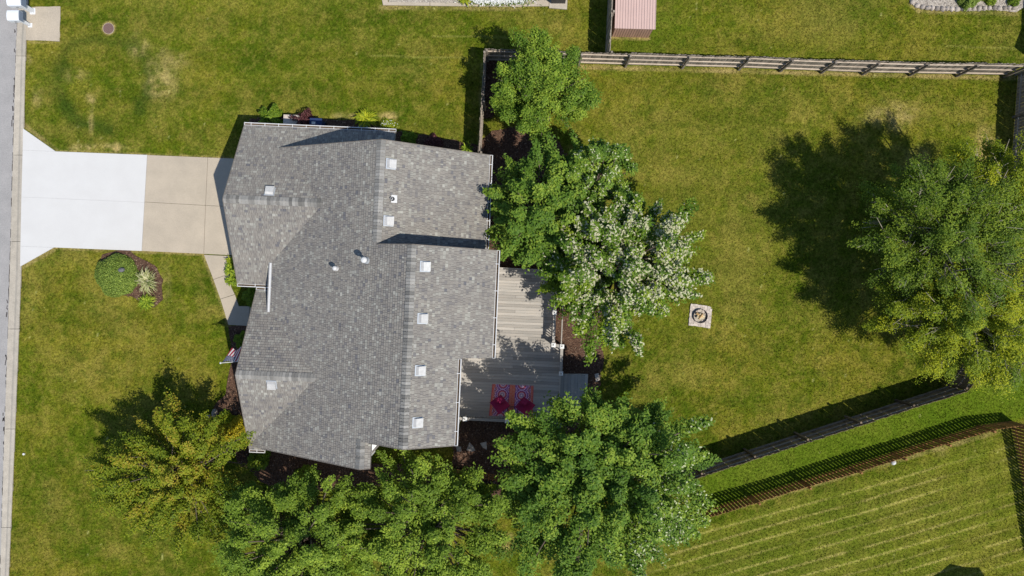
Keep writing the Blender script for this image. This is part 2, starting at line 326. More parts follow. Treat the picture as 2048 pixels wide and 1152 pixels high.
# ------------------------------------------------------------ lawn colours
def lawn_col(X, Y):
    px = X/S+1024; py = -Y/S+576
    big = fbm(X, Y, 5.0, 3, 4); mid = fbm(X, Y, 1.1, 11, 4, .6); fin = fbm(X, Y, .32, 23, 3, .7); pat = fbm(X, Y, 2.2, 31, 5, .6)
    g = np.stack([.118+0*X, .130+0*X, .0125+0*X], -1)
    dry = np.array([.225, .185, .048]); dark = np.array([.048, .080, .007]); soil = np.array([.38, .285, .14]); lush = np.array([.085, .135, .012])
    def mixc(g, c, w): w = np.clip(w, 0, 1)[..., None]; return g*(1-w)+c*w
    mac = fbm(X, Y, 3.4, 131, 3); g = mixc(g, dry*np.array([.92, .9, .6]), sm(mac, .50, .68)*.50); g = mixc(g, dark*1.1, sm(1-mac, .54, .72)*.35)
    g = mixc(g, dark, sm(big, .46, .62)*.38 + sm(mid, .48, .72)*.42)
    g = mixc(g, dry, sm(pat, .50, .74)*.55 + sm(1-mid, .50, .76)*.30)
    hor = fbm(X, Y*5, 3.5, 77, 3); g = mixc(g, dark, sm(hor, .5, .7)*.22*(px < 1800)); g = mixc(g, dry, sm(1-hor, .52, .7)*.16)
    g = mixc(g, dark, sm(fin, .5, .74)*.50); g = mixc(g, dry, sm(1-fin, .53, .76)*.42)
    vf = fbm(X, Y, .12, 29, 2, .7); g = mixc(g, dark, sm(vf, .55, .8)*.35); g = mixc(g, dry, sm(1-vf, .58, .8)*.35)
    def blob(cx, cy, rx, ry, soft=.6, seed=5):
        d = np.sqrt(((px-cx)/rx)**2+((py-cy)/ry)**2) + (fbm(X, Y, .7, seed, 3)-.5)*1.0
        return 1-sm(d, 1-soft, 1+soft*.4)
    # browner worn middle strip of the back yard, greener edges
    g = mixc(g, dry, blob(1430, 400, 230, 300, .9, 8)*.26*sm(mid, .3, .6))
    g = mixc(g, np.array([.075, .12, .012]), blob(1280, 60, 110, 130, .8)*.45)
    g = mixc(g, dry, blob(1640, 50, 120, 60, .8, 9)*.45); g = mixc(g, dry, blob(1480, 520, 60, 60, .8, 12)*.3)
    # narrow strip between the two lower fences stays lush
    yl = 940-(px-1404)*.305
    strip = sm(py-yl, -5, 8)*(1-sm(py-yl, 85, 100))*sm(px, 1370, 1420)
    g = mixc(g, lush, strip*.75)
    # front lawn ring of darker grass and bare patches
    d = np.sqrt(((px-205)/98)**2+((py-165)/84)**2)+(mid-.5)*.5; ang = np.arctan2(py-165, px-205)
    ring = np.exp(-((d-1)/.17)**2)*(.35+.65*fbm(X, Y, 1.0, 44, 2))*np.where((ang > .75) & (ang < 1.35), .15, 1)
    g = mixc(g, np.array([.036, .062, .010]), ring*1.0)
    for cx, cy, rx, ry, w in ((182, 199, 9, 11, .9), (320, 160, 28, 40, .55), (278, 90, 18, 22, .5), (74, 190, 9, 18, .6), (330, 145, 30, 22, .4), (56, 118, 6, 8, .7), (180, 295, 45, 7, .9), (233, 297, 8, 9, 1), (150, 150, 26, 14, .35), (182, 245, 5, 30, .45), (345, 118, 30, 18, .4)):
        g = mixc(g, soil, blob(cx, cy, rx*1.25, ry*1.25, 1.0, int(cx))*w*1.0*(.15+1.1*sm(fbm(X, Y, .45, int(cx)+3, 3, .7), .38, .68)))
    for cx, cy, rx, ry, w in ((332, 570, 14, 50, .25), (780, 232, 26, 9, 1), (700, 232, 40, 8, .7), (1790, 232, 65, 30, .55), (1965, 285, 26, 45, .7), (1830, 330, 40, 40, .35), (1300, 1010, 50, 25, .5), (1020, 1085, 14, 24, .9), (1880, 905, 14, 12, .7)):
        g = mixc(g, soil, blob(cx, cy, rx, ry, .9, int(cx)+1)*w*(.25+.9*sm(fbm(X, Y, .4, int(cx)+3, 3, .7), .35, .65)))
    # dry line along driveway, bed and fence feet
    for (x0, y0, x1, y1, wd, w) in ((112, 303, 470, 318, 3.2, .75), (108, 495, 408, 508, 3.2, .7), (48, 250, 112, 300, 4, .6), (41, 536, 108, 498, 4, .6), (408, 510, 457, 650, 3.5, .6), (1160, 134, 2030, 157, 3.6, .9), (762, 14, 1040, 17, 4, .6), (1224, 75, 1298, 77, 2.5, .9), (1822, 8, 1838, 20, 4, .6), (1838, 22, 2034, 27, 4, .6), (52, 84, 120, 85, 2.5, .4), (1404, 1034, 2016, 858, 4, .5), (965, 130, 960, 290, 4, .5)):
        dx, dy = x1-x0, y1-y0; L2 = dx*dx+dy*dy; t = np.clip(((px-x0)*dx+(py-y0)*dy)/L2, 0, 1)
        dd = np.hypot(px-x0-t*dx, py-y0-t*dy) + (fin-.5)*3
        g = mixc(g, np.array([.30, .23, .11]), (1-sm(dd, wd*.5, wd*1.7))*w*(.45+.75*sm(fbm(X, Y, .6, 83, 3), .3, .65)))
    # manhole ring
    dd = np.hypot(px-217, py-56)
    g = mixc(g, soil, (1-sm(dd, 11, 16))*.8)
    # mower passes: broad alternating tone
    tt = (py+.03*px)/37.0; g = g*(1+.05*np.sin(tt*math.pi)*sm(1700-px, 0, 300)*(py < 700))[..., None]
    tt = px/31.0+py*.004; g = g*(1+.045*np.sin(tt*math.pi)*((py > 520) & (px < 480)))[..., None]
    # lower right lawn with pale cut lines
    reg = sm((py-yl), 112, 124)*sm(px, 1250, 1380)
    q = (py + px*.285 + 6*(fbm(X, Y, 6, 60, 2)-.5)); per = 23.5; ph = np.abs(((q/per) % 1)-.5)*per
    wgt = sm(fbm(X, Y, 1.3, 61, 3), .12, .40)*(.78+.22*np.sin(q/per*1.7)); fade = 1-.8*blob(1960, 960, 100, 90, .6, 3)
    g = mixc(g, g*.0+np.array([.135, .15, .022]), reg*.5)
    g = mixc(g, np.array([.36, .30, .115]), (1-sm(ph + (fin-.5)*2.5, .8, 2.7))*reg*np.clip(wgt, 0, 1)*fade*.8)
    g = g*(1+.10*np.sin(q/per*math.pi)*reg)[..., None]
    # white thread lines in the upper lawn
    for (x0, y0, x1, y1) in ((865, 72, 1060, 75), (740, 111, 930, 116), (1890, 92, 2035, 97)):
        t = np.clip((px-x0)/(x1-x0), 0, 1); dd = np.abs(py-(y0+t*(y1-y0))) + 99*((px < x0) | (px > x1))
        g = mixc(g, np.array([.24, .23, .07]), (1-sm(dd, .8, 2.4))*.5)
    sp = fbm(X, Y, .16, 71, 1); g = mixc(g, np.array([.45, .42, .2]), sm(sp, .965, .99)*.5)
    return g*np.array([1.0, 1.04, .80])

# ------------------------------------------------------------ ground
st = .08
xs = np.concatenate([[-600, -120, -45], np.arange(-27.6, 27.6, st), [45, 120, 600]])
ys = np.concatenate([[-600, -120, -35], np.arange(-17, 17, st), [35, 120, 600]])
XX, YY = np.meshgrid(xs, ys); pxx = XX/S+1024; pyy = -YY/S+576
ZZ = np.where(pxx < interp(CURB_L, pyy)*.06+interp(CURB_R, pyy)*.94, -.35, 0.0)
bump_ = (fbm(XX, YY, .5, 91, 3)-.5)*.03; ZZ = np.where(ZZ == 0, -.02+bump_*.6, ZZ)
V = np.stack([XX, YY, ZZ], -1).reshape(-1, 3); ny, nx = XX.shape
I = np.arange(nx*ny).reshape(ny, nx); F = np.stack([I[:-1, :-1], I[:-1, 1:], I[1:, 1:], I[1:, :-1]], -1).reshape(-1, 4)
lawn = npmesh('lawn', V, F, M['lawn'], col=lawn_col(XX, YY).reshape(-1, 3)); lawn['kind'] = 'structure'
# blades
NB = 420000
bx = RS.uniform(-26.5, 26.5, NB); by = RS.uniform(-15.5, 15.5, NB)
keep = (bx/S+1024) > interp(CURB_R, -by/S+576)+1
for pg in (APRON, DRIVE, WALK, PAD, BED_FRONT, BED_BACK, BED_NORTH, BED_SHRUB, BED_FENCE, ROCKBED, PATIO, FIREPAD): keep &= ~inpoly(bx, by, pl(pg))
keep &= ~inpoly(bx, by, HOUSEFOOT); keep &= np.hypot(bx/S+1024-217, -by/S+576-56) > 11
bx = bx[keep]; by = by[keep]; n = len(bx)
ang = RS.uniform(0, 2*math.pi, n); hgt = RS.uniform(.02, .055, n); wd = RS.uniform(.010, .026, n); lean = RS.uniform(.02, .07, n); la = RS.uniform(0, 2*math.pi, n)
b0 = np.stack([bx, by, np.full(n, -.03)], -1); dx = np.stack([np.cos(ang), np.sin(ang), 0*ang], -1)*wd[:, None]
tip = b0+np.stack([np.cos(la)*lean, np.sin(la)*lean, hgt+.03], -1)
V = np.stack([b0-dx, b0+dx, tip], 1).reshape(-1, 3); F = np.arange(3*n).reshape(-1, 3)
bc = lawn_col(bx, by)*RS.uniform(.45, 1.75, (n, 1))*np.array([1, 1, 1.0])
g_ = npmesh('grass', V, F, M['blade'], col=bc, k=3); tag(g_, 'short olive green turf grass covering the lawns between road, house and fences', 'grass', kind='stuff')

def sheet(name, poly, z, m, parent=None, seed=None, amp=.1):
    b = MB(); pts = outline(poly, seed, amp) if seed is not None else poly
    b.prism(pts[::-1] if area(pts) < 0 else pts, z-.08, z); o = b.build(name, m, parent); return o
def area(p): return sum(p[i][0]*p[(i+1) % len(p)][1]-p[(i+1) % len(p)][0]*p[i][1] for i in range(len(p)))/2
def structure(o): o['kind'] = 'structure'; return o

# road and curb
rb = MB(); ysn = list(range(-120, 1401, 40)); rr = [P(interp(CURB_L, y)+3, y, -.10) for y in ysn]
ll = [P(-1200, y, -.10) for y in ysn]
for i in range(len(ysn)-1): rb.poly([ll[i], rr[i], rr[i+1], ll[i+1]][::-1])
road = structure(rb.build('road', M['asphalt']))
tb = MB()
for k in range(150):
    y = random.uniform(-40, 1180); x = interp(CURB_L, y)+random.uniform(-.6, 1.2); tb.box(P(x, y, -.096), (random.uniform(.015, .035), random.uniform(.10, .45), .006), rz=random.uniform(-.05, .05))
for k in range(26):
    y = random.choice([random.uniform(20, 110), random.uniform(150, 260), random.uniform(600, 760), random.uniform(820, 900)]); x = interp(CURB_L, y)-random.uniform(0.5, 4)
    tb.box(P(x, y, -.094), (random.uniform(.03, .07), random.uniform(.08, .35), .004), rz=random.uniform(-.3, .3))
structure(tb.build('road_crack', M['tar'], road))
curb = setting('curb', P(40, 576))
jo = [-120, 112, 310, 483, 658, 858, 1055, 1260]
prof = [(0, -.094), (.30, -.075), (.55, -.06), (.72, .0), (1, .03)]
for a, b in zip(jo[:-1], jo[1:]):
    m = MB(); k = max(2, int((b-a)/30)); rows = []
    yy = np.linspace(a+.4, b-.4, k+1)
    for y in yy:
        L = interp(CURB_L, y); R = interp(CURB_R, y); rows.append([P(L+(R-L)*t, y, z) for t, z in prof])
    for i in range(k):
        for j in range(len(prof)-1): m.poly([rows[i][j], rows[i+1][j], rows[i+1][j+1], rows[i][j+1]])
    for i in (0, k):
        r = rows[i]; m.poly([r[0]+Vector((0, 0, -.1)), *r, r[-1]+Vector((0, 0, -.15))])
    for i in range(k): m.poly([rows[i][-1], rows[i+1][-1], rows[i+1][-1]-Vector((0, 0, .15)), rows[i][-1]-Vector((0, 0, .15))])
    m.build('curb_section', M['curb_conc'], curb)

def slabs(parent, name, polys, m, z=.03, gap=.012):
    for pg in polys:
        q = [Vector(p) for p in pl(pg)]
        if area(q) < 0: q = q[::-1]
        c = sum(q, Vector((0, 0)))/len(q)
        q = [p-(p-c).normalized()*gap for p in q]; b = MB(); b.prism(q, z-.12, z); b.build(name, m, parent)
drv = setting('driveway', P(250, 410))
slabs(drv, 'concrete_slab', [[(46.6, 257), (112, 303), (46, 300.5)], [(46, 300.5), (112, 303), (295, 310), (289.5, 405), (43.5, 394)], [(43.5, 394), (289.5, 405), (284, 502), (108, 495), (41.5, 492.5)], [(41.5, 492.5), (108, 495), (41, 533)]], M['white_conc'], z=.035, gap=.005)
for c in drv.children: c['label'] = 'bright white new concrete'
slabs(drv, 'concrete_slab', [[(295, 310), (416, 315), (411.5, 411), (289.5, 404)], [(416, 315), (520, 319), (517, 416), (411.5, 411)], [(289.5, 404), (411.5, 411), (408, 508), (284, 502)], [(411.5, 411), (517, 416), (514, 513), (408, 508)]], M['beige_conc'])
wk = setting('walkway', P(450, 580))
slabs(wk, 'concrete_slab', [[(408, 509.5), (463, 512), (456, 530), (459, 548), (427, 559)], [(427, 559), (459, 548), (463, 574), (470, 589), (441, 598)], [(441, 598), (470, 589), (478, 612), (500, 612.5), (497, 652), (457, 650)], [(500, 612.5), (560, 613), (556, 654), (497, 652)]], M['beige_conc'])
structure(sheet('mailbox_pad', pl(PAD), .02, M['beige_conc'], seed=4, amp=.03))
for nm, pg, sd_ in (('mulch_bed', BED_FRONT, 11), ('mulch_bed', BED_BACK, 12), ('mulch_bed', BED_NORTH, 13), ('mulch_bed', BED_SHRUB, 14), ('mulch_bed', BED_FENCE, 15)):
    structure(sheet(nm, pl(pg), .015, M['mulch'], seed=sd_, amp=.12))
def scatter(polyset, dens, size, mt, name, label, cat, z=.02, seed=1, exclude=()):
    R = np.random.RandomState(seed); out = []
    for pg in polyset:
        q = np.array(pl(pg)); lo = q.min(0); hi = q.max(0); k = int((hi-lo).prod()*dens)
        x = R.uniform(lo[0], hi[0], k); y = R.uniform(lo[1], hi[1], k); w = inpoly(x, y, pl(pg)) & ~inpoly(x, y, HOUSEFOOT)
        for e in exclude: w &= ~inpoly(x, y, pl(e))
        out.append(np.stack([x[w], y[w]], -1))
    A = np.concatenate(out); n = len(A); c = np.stack([A[:, 0], A[:, 1], np.full(n, z)], -1)
    a = R.uniform(0, 6.28, n); l = R.uniform(.5, 1.4, n)*size[0]; w_ = R.uniform(.6, 1.3, n)*size[1]; t = R.uniform(-.5, .5, (n, 2))*size[0]
    d = np.stack([np.cos(a)*l, np.sin(a)*l, t[:, 0]], -1); e = np.stack([-np.sin(a)*w_, np.cos(a)*w_, t[:, 1]], -1)
    up = np.array([0, 0, size[1]*.8])
    V = np.stack([c-d-e, c+d-e, c+d+e, c-d+e, c+up], 1).reshape(-1, 3); b = np.arange(n)[:, None]*5
    F = np.concatenate([b+np.array([[0, 1, 4]]), b+np.array([[1, 2, 4]]), b+np.array([[2, 3, 4]]), b+np.array([[3, 0, 4]])])
    r = np.tile(R.uniform(0, 1, n), 4)
    return tag(npmesh(name, V, F, mt, rnd=r, k=3), label, cat, kind='stuff')
scatter([BED_FRONT, BED_BACK, BED_NORTH, BED_SHRUB, BED_FENCE], 220, (.035, .014), M['chip'], 'mulch_chips', 'loose brown wood chips lying over the planting beds round the house', 'mulch', seed=3)

# ------------------------------------------------------------ HOUSE
PT = .62
def zM(u): return 4.99+PT*(u+8.25)
zG = lambda u, v: 4.99-PT*abs(v+3.3)
zF = lambda u, v: 5.01-PT*abs(v-4.24)
zMl = lambda u, v: zM(u)
R1U, R2U, REU = -5.62, -4.05, -5.96
zR1 = lambda u, v: zM(R1U)-PT*(u-R1U)
zR2 = lambda u, v: zM(R2U)-PT*(u-R2U)
zRE = lambda u, v: zM(REU)-PT*(u-REU)
# (name, polygon, height function, downslope direction)
PL = [
 ('main_west', [(-5.62, -5.85), (-10.8, -5.85), (-8.25, -3.3), (-10.84, -.71), (-10.84, 1.62), (-8.22, 4.24), (-11.73, 7.75), (-5.96, 7.75), (-5.96, 6.6), (-4.05, 6.6), (-4.05, -1.56), (-5.62, -1.56)], zMl, (-1, 0)),
 ('garage_north', [(-12.6, -6.92), (-5.64, -6.92), (-5.64, -5.6), (-10.55, -5.6), (-8.25, -3.3), (-12.6, -3.3)], zG, (0, -1)),
 ('garage_south', [(-12.6, -3.3), (-8.25, -3.3), (-10.84, -.71), (-10.84, .0), (-10.72, .33), (-12.6, .33)], zG, (0, 1)),
 ('porch_north', [(-11.72, 4.24), (-11.72, .61), (-10.72, .61), (-10.84, 1.62), (-8.22, 4.24)], zF, (0, -1)),
 ('porch_south', [(-11.72, 4.24), (-8.22, 4.24), (-11.68, 7.70), (-11.02, 7.73), (-11.02, 7.92), (-11.72, 7.92)], zF, (0, 1)),
 ('main_east_north', [(-5.62, -5.85), (-5.62, -1.56), (-5.62, -1.4), (-1.25, -1.4), (-1.25, -5.85)], zR1, (1, 0)),
 ('main_east', [(-4.05, -1.56), (-4.05, 6.6), (-2.10, 6.6), (-2.10, 3.0), (-.72, 3.0), (-.72, -1.56)], zR2, (1, 0)),
 ('end_east', [(-5.96, 6.6), (-5.96, 7.75), (-5.56, 7.75), (-5.56, 6.6)], zRE, (1, 0)),
]
def roofz(u, v, skip=()):
    best = None
    for nm, pg, fz, d in PL:
        if nm in skip: continue
        if inpoly(np.array([u]), np.array([v]), pg)[0]:
            z = fz(u, v); best = z if best is None or z > best else best
    return best
house = thing('house', W(-6.5, .5, 0), 'large single storey house with a grey shingled roof of several gables', 'house')
# roof slabs
for nm, pg, fz, d in PL:
    b = MB(); pts = pg if area([(p[0], -p[1]) for p in pg]) > 0 else pg[::-1]
    b.slab([W(u, v, fz(u, v)-.015) for u, v in pts], .17)
    b.build('roof_deck', M['drip'], house)
    b = MB(); b.slab([W(u, v, fz(u, v)-.002) for u, v in pts], .010); b.build('roof_felt', M['felt'], house)
def clipconv(poly, rect):      # poly subject; rect (a0,a1,b0,b1) clip
    a0, a1, b0, b1 = rect
    def cl(p, ax, val, sgn):
        out = []; n = len(p)
        for i in range(n):
            A = p[i]; B = p[(i+1) % n]; da = (A[ax]-val)*sgn; db = (B[ax]-val)*sgn
            if da >= 0: out.append(A)
            if (da >= 0) != (db >= 0):
                t = da/(da-db); out.append((A[0]+(B[0]-A[0])*t, A[1]+(B[1]-A[1])*t))
        return out
    p = poly
    for ax, val, sgn in ((0, a0, 1), (0, a1, -1), (1, b0, 1), (1, b1, -1)):
        p = cl(p, ax, val, sgn)
        if len(p) < 3: return None
    return p
sb = MB(); random.seed(21)
for nm, pg, fz, d in PL:
    # slope coordinate s (down), t (across) in plan
    if d[0]: tos = lambda u, v, d=d: (u*d[0], v); back = lambda s, t, d=d: (s*d[0], t)
    else: tos = lambda u, v, d=d: (v*d[1], u); back = lambda s, t, d=d: (t, s*d[1])
    poly = [tos(*p) for p in pg]; s0 = min(p[0] for p in poly); s1 = max(p[0] for p in poly)
    e = .107; s = s1
    while s > s0:
        a0, a1 = s-e, s; t = min(p[1] for p in poly)-random.uniform(0, .2); tmax = max(p[1] for p in poly)
        row = random.uniform(-.05, .05)
        while t < tmax:
            w = random.choice([.08, .10, .12, .14, .17])*random.uniform(.9, 1.1); w2 = w-.010
            r = min(1, max(0, random.gauss(.52, .19)+row)); th = random.choice([.020, .026, .032])
            q = clipconv(poly, (a0, a1, t, t+w2))
            t += w
            if not q: continue
            if abs(area(q)) < 1e-4: continue
            top = []; bot = []
            for (ss, tt) in q:
                u, v = back(ss, tt); z = fz(u, v); f = (ss-a0)/e
                top.append(W(u, v, z+.003+f*th)); bot.append(W(u, v, z-.001))
            if (top[1]-top[0]).cross(top[2]-top[0]).z < 0 and sum(((top[i].x*top[(i+1) % len(top)].y-top[(i+1) % len(top)].x*top[i].y) for i in range(len(top)))) < 0: top.reverse(); bot.reverse(); q = q[::-1]
            n0 = len(sb.v); m_ = len(top); sb.v += [tuple(p) for p in top]+[tuple(p) for p in bot]
            sb.face(range(n0, n0+m_), r)
            for i in range(m_):
                j = (i+1) % m_
                if q[i][0] < a0+1e-5 and q[j][0] < a0+1e-5: continue
                sb.face((n0+m_+i, n0+m_+j, n0+j, n0+i), r)
        s -= e
so_ = sb.build('roof_shingles', M['shingle'], house); so_['kind'] = 'stuff'
# ridge caps
def capmesh(pt, var):
    b = MB(); L = .128; w = .175; zt = .03+.004*var; 
    pts = []
    for x, dz in ((-L/2, zt-.012), (L/2, zt+.020)):
        for y in (-w, 0, w): pts.append((x, y*(1+.03*var), dz - abs(y)*pt + (.0 if y else -.004)))
    low = [(x, y, z-.03) for x, y, z in pts]
    b.v += pts+low
    for f in ((0, 3, 4, 1), (1, 4, 5, 2), (3, 9, 10, 4), (4, 10, 11, 5), (0, 6, 9, 3), (2, 5, 11, 8), (6, 7, 10, 9), (7, 8, 11, 10)): b.face(f)
    return b.mesh('ridge_shingle', M['ridge_shingle'])
caps = [capmesh(PT, k) for k in range(3)]
def ridge(u0, v0, u1, v1, z):
    a = W(u0, v0, z); b = W(u1, v1, z); d = (b-a); n = int(d.length/.132); rz = math.atan2(d.y, d.x)
    for i in range(n):
        link('ridge_shingle', random.choice(caps), house, a+d*((i+.5)/n), (0, 0, rz+random.uniform(-.02, .02)))
ridge(-5.62, -1.62, -5.62, -5.83, zM(R1U)); ridge(-4.05, 6.57, -4.05, -1.54, zM(R2U))
ridge(-8.0, -3.3, -12.58, -3.3, 4.99); ridge(-8.1, 4.24, -11.7, 4.24, 5.01); ridge(-5.96, 6.5, -5.96, 7.73, zM(REU))
# walls (follow roof underside)
def wall(pts, m='siding'):
    b = MB()
    for i in range(len(pts)):
        (u0, v0), (u1, v1) = pts[i], pts[(i+1) % len(pts)]; L = math.hypot(u1-u0, v1-v0); k = max(1, int(L/.3))
        for j in range(k):
            q = []
            for t in (j/k, (j+1)/k):
                u = u0+(u1-u0)*t; v = v0+(v1-v0)*t; z = roofz(u, v) or 3.0; q.append((u, v, z-.21))
            n0 = len(b.v); b.v += [tuple(W(q[0][0], q[0][1], -.05)), tuple(W(q[1][0], q[1][1], -.05)), tuple(W(*q[1])), tuple(W(*q[0]))]; b.face((n0, n0+1, n0+2, n0+3))
    return b.build('wall', M[m], house)
wall([(-12.2, -6.55), (-5.98, -6.55), (-5.98, -5.5), (-1.7, -5.5), (-1.7, -1.2), (-1.2, -1.2), (-1.2, 2.65), (-2.5, 2.65), (-2.5, 6.25), (-5.88, 6.25), (-5.88, 7.35), (-11.35, 7.35), (-11.35, .95), (-10.5, .95), (-10.5, -.05), (-12.2, -.05)])
b = MB()
for (u0, v0, u1, v1, z1) in ((-5.59, 6.3, -5.59, 7.30, 5.98),): b.bar(W(u0, v0, z1-.5), W(u1, v1, z1-.5), .03, 1.0)
b.build('frieze_board', M['whitetrim'], house)
b = MB(); tri = [P(736, 878, 5.75), P(760, 887, 5.75), P(736, 914, 5.75)]; b.slab(tri[::-1], .05); b.build('corner_soffit', M['whitetrim'], house)
b = MB(); b.bar(P(761, 887, 5.74), P(736, 915, 5.74), .05, .14); b.build('soffit_trim', M['drip'], house)
def window(u, v, w, h, z, along):      # along: 'u' or 'v'
    b = MB(); t = MB(); rz = -HA
    d = (w, .06, h) if along == 'u' else (.06, w, h); d2 = (w-.14, .08, h-.14) if along == 'u' else (.08, w-.14, h-.14)
    b.box(W(u, v, z), d, rz=rz); f = b.build('window', M['whitetrim'], house); t.box(W(u, v, z), d2, rz=rz); t.build('pane', M['glass'], f)
window(-9.2, -6.58, 1.0, 1.1, 1.5, 'u'); window(-3.6, -5.53, 1.2, 1.1, 1.7, 'u'); window(-11.38, 4.2, 1.6, 1.3, 1.5, 'v')
window(-1.67, -3.4, 1.4, 1.2, 2.3, 'v'); window(-1.17, .9, 2.4, 2.0, 2.1, 'v'); window(-2.47, 4.6, 1.6, 1.9, 2.1, 'v')
b = MB(); b.box(W(-12.23, -3.3, 1.15), (.06, 4.8, 2.2), rz=-HA); gd = b.build('garage_door', M['whitetrim'], house)
b = MB(); b.box(W(-11.0+.47, .45, 1.1), (.06, .9, 2.05), rz=-HA); b.build('front_door', M['shed_wall'], house)
# gutters
def gutter(u0, v0, u1, v1, z, side, hang=.62, debris=True):     # side: outward unit (du,dv)
    a = W(u0, v0, z); c = W(u1, v1, z); o = W(u0+side[0], v0+side[1], z)-a; b = MB(); g = .14
    b.bar(a+o*(g-.02)+Vector((0, 0, .0)), c+o*(g-.02), .032, .12); b.bar(a+o*.012, c+o*.012, .02, .12); b.bar(a+o*g/2-Vector((0, 0, .055)), c+o*g/2-Vector((0, 0, .055)), g, .012)
    d = (c-a).normalized()
    for e in (a, c): b.bar(e+o*.0, e+o*g, .015, .12)
    gt = b.build('gutter', M['white_metal'], house)
    i = MB(); i.bar(a+o*g/2-Vector((0, 0, .035 if debris else -.05)), c+o*g/2-Vector((0, 0, .035 if debris else -.05)), g-.03, .02); i.build('gutter_debris' if debris else 'gutter_guard', M['grit' if debris else 'white_metal'], gt)
    L = (c-a).length; k = int(L/hang)
    for j in range(k):
        m = MB(); p = a+d*(L*(j+.5)/k); m.bar(p-o*.03+Vector((0, 0, .066)), p+o*g+Vector((0, 0, .066)), .028, .012); m.build('gutter_hanger', M['white_metal'], gt)
    return gt
gutter(-12.6, -6.93, -5.64, -6.93, 2.70, (0, -1)); gutter(-12.6, .34, -10.95, .34, 2.70, (0, 1), 1.2)
gutter(-11.72, .60, -10.9, .60, 2.72, (0, -1), .8); gutter(-11.72, 7.93, -11.02, 7.93, 2.68, (0, 1), .5)
gutter(-10.85, -.66, -10.85, 1.56, 3.36, (-1, 0), 1.5, False); gutter(-1.24, -5.85, -1.24, -1.68, zR1(-1.24, 0)-.03, (1, 0), .8)
gutter(-.71, -1.56, -.71, 3.0, zR2(-.71, 0)-.03, (1, 0), 1.0); gutter(-2.09, 3.02, -2.09, 6.6, zR2(-2.09, 0)-.03, (1, 0), .9)
for (u, v, zt) in ((-1.35, -1.8, 3.5), (-5.9, -6.7, 2.5), (-2.2, 6.35, 6.0)):
    b = MB(); b.tube([W(u, v, 0), W(u, v, zt)], .04, 6); b.build('downspout', M['white_metal'], house)
# metal rake edges
def rake(pts):
    b = MB()
    for p, q in zip(pts[:-1], pts[1:]): b.bar(W(*p), W(*q), .03, .05)
    b.build('rake_edge', M['drip'], house)
rake([(-12.6, -6.92, zG(0, -6.92)+.0), (-12.6, -3.3, 4.99), (-12.6, .33, zG(0, .33))]); rake([(-11.72, .61, zF(0, .61)), (-11.72, 4.24, 5.01), (-11.72, 7.9, zF(0, 7.9))])
rake([(-10.7, -5.85, zM(-10.7)), (R1U, -5.85, zM(R1U)), (-1.25, -5.85, zR1(-1.25, 0))]); rake([(-5.6, -1.56, zM(-5.6)), (R2U, -1.56, zM(R2U)), (-.72, -1.56, zR2(-.72, 0))])
rake([(-11.0, 7.75, zM(-11.0)), (REU, 7.75, zM(REU)), (-5.56, 7.75, zRE(-5.56, 0))]); rake([(-5.56, 6.6, zM(-5.56)), (R2U, 6.6, zM(R2U)), (-2.1, 6.6, zR2(-2.1, 0))]); rake([(-5.64, -6.92, zG(0, -6.92)), (-5.64, -5.87, zG(0, -5.87))])
def onroof(px, py):
    z = 5.0
    for _ in range(12): u, v = hp(px, py, z); z = roofz(u, v) or z
    return u, v, z
def slopeM(d):      # axes: x across, y downslope, z normal
    dn = W(d[0], d[1], 0)-W(0, 0, 0); dn.z = -PT; dn.normalize(); ac = Vector((-dn.y, dn.x, 0)).normalized(); nn = ac.cross(dn)
    if nn.z < 0: nn = -nn; ac = -ac
    return Matrix((ac, dn, nn)).transposed()
def vent(px, py, d):
    u, v, z = onroof(px, py); R = slopeM(d); c = W(u, v, z); b = MB()
    # stand clear of the shingles: flange, throat and a hooded cap open at the low end
    b.box(c+R@Vector((0, 0, .035)), (.44, .44, .012), M=R)
    o = b.build('roof_vent', M['galv'], house); h = MB()
    n0 = len(h.v)
    hb = [(-.17, -.17, .05), (.17, -.17, .05), (.17, .18, .05), (-.17, .18, .05), (-.17, -.10, .15), (.17, -.10, .15), (.19, .20, .16), (-.19, .20, .16)]
    h.v += [tuple(c+R@Vector(p)) for p in hb]
    for f in ((4, 5, 6, 7), (0, 1, 5, 4), (1, 2, 6, 5), (3, 0, 4, 7)): h.face(f)
    h.box(c+R@Vector((0, .196, .12)), (.39, .012, .06), M=R)
    h.build('vent_hood', M['vent_paint'], o)
vent(540, 384, (0, -1)); vent(544, 768, (0, 1))
for p in ((781, 328), (776, 442), (849, 533), (844, 637), (839, 741), (834, 845)): vent(*p, (1, 0))
def flue(px, py, h, r, rc, name, base_m):
    u, v, z = onroof(px, py); c = W(u, v, z); b = MB()
    b.lathe(c, [(r*2.6, -.12), (r*2.4, .05), (r*1.15, .22)], 18); b.tube([c, c+Vector((0, 0, h))], r, 16)
    o = b.build(name, base_m, house); k = MB(); k.lathe(c+Vector((0, 0, h)), [(rc*.8, -.08), (rc, -.06), (rc, .0), (rc*.7, .05), (0.001, .08)], 20); k.build('flue_cap', M['white_metal'], o)
flue(734, 521, .72, .06, .125, 'flue_pipe', M['galv']); flue(673.5, 537, .42, .045, .10, 'vent_pipe', M['white_metal'])
u, v, z = onroof(787, 398); c = W(u, v, z); b = MB(); b.box(c+Vector((.03, 0, .02)), (.32, .26, .014), M=slopeM((1, 0))); o = b.build('vent_pipe', M['white_metal'], house)
b = MB(); b.tube([c+Vector((-.05, 0, 0)), c+Vector((-.05, 0, .26))], .05, 14); b.build('pipe', M['white_metal'], o); b = MB(); b.lathe(c+Vector((-.05, 0, .262)), [(.040, 0), (.0005, .001)], 14); b.build('pipe_opening', M['dark_metal'], o)
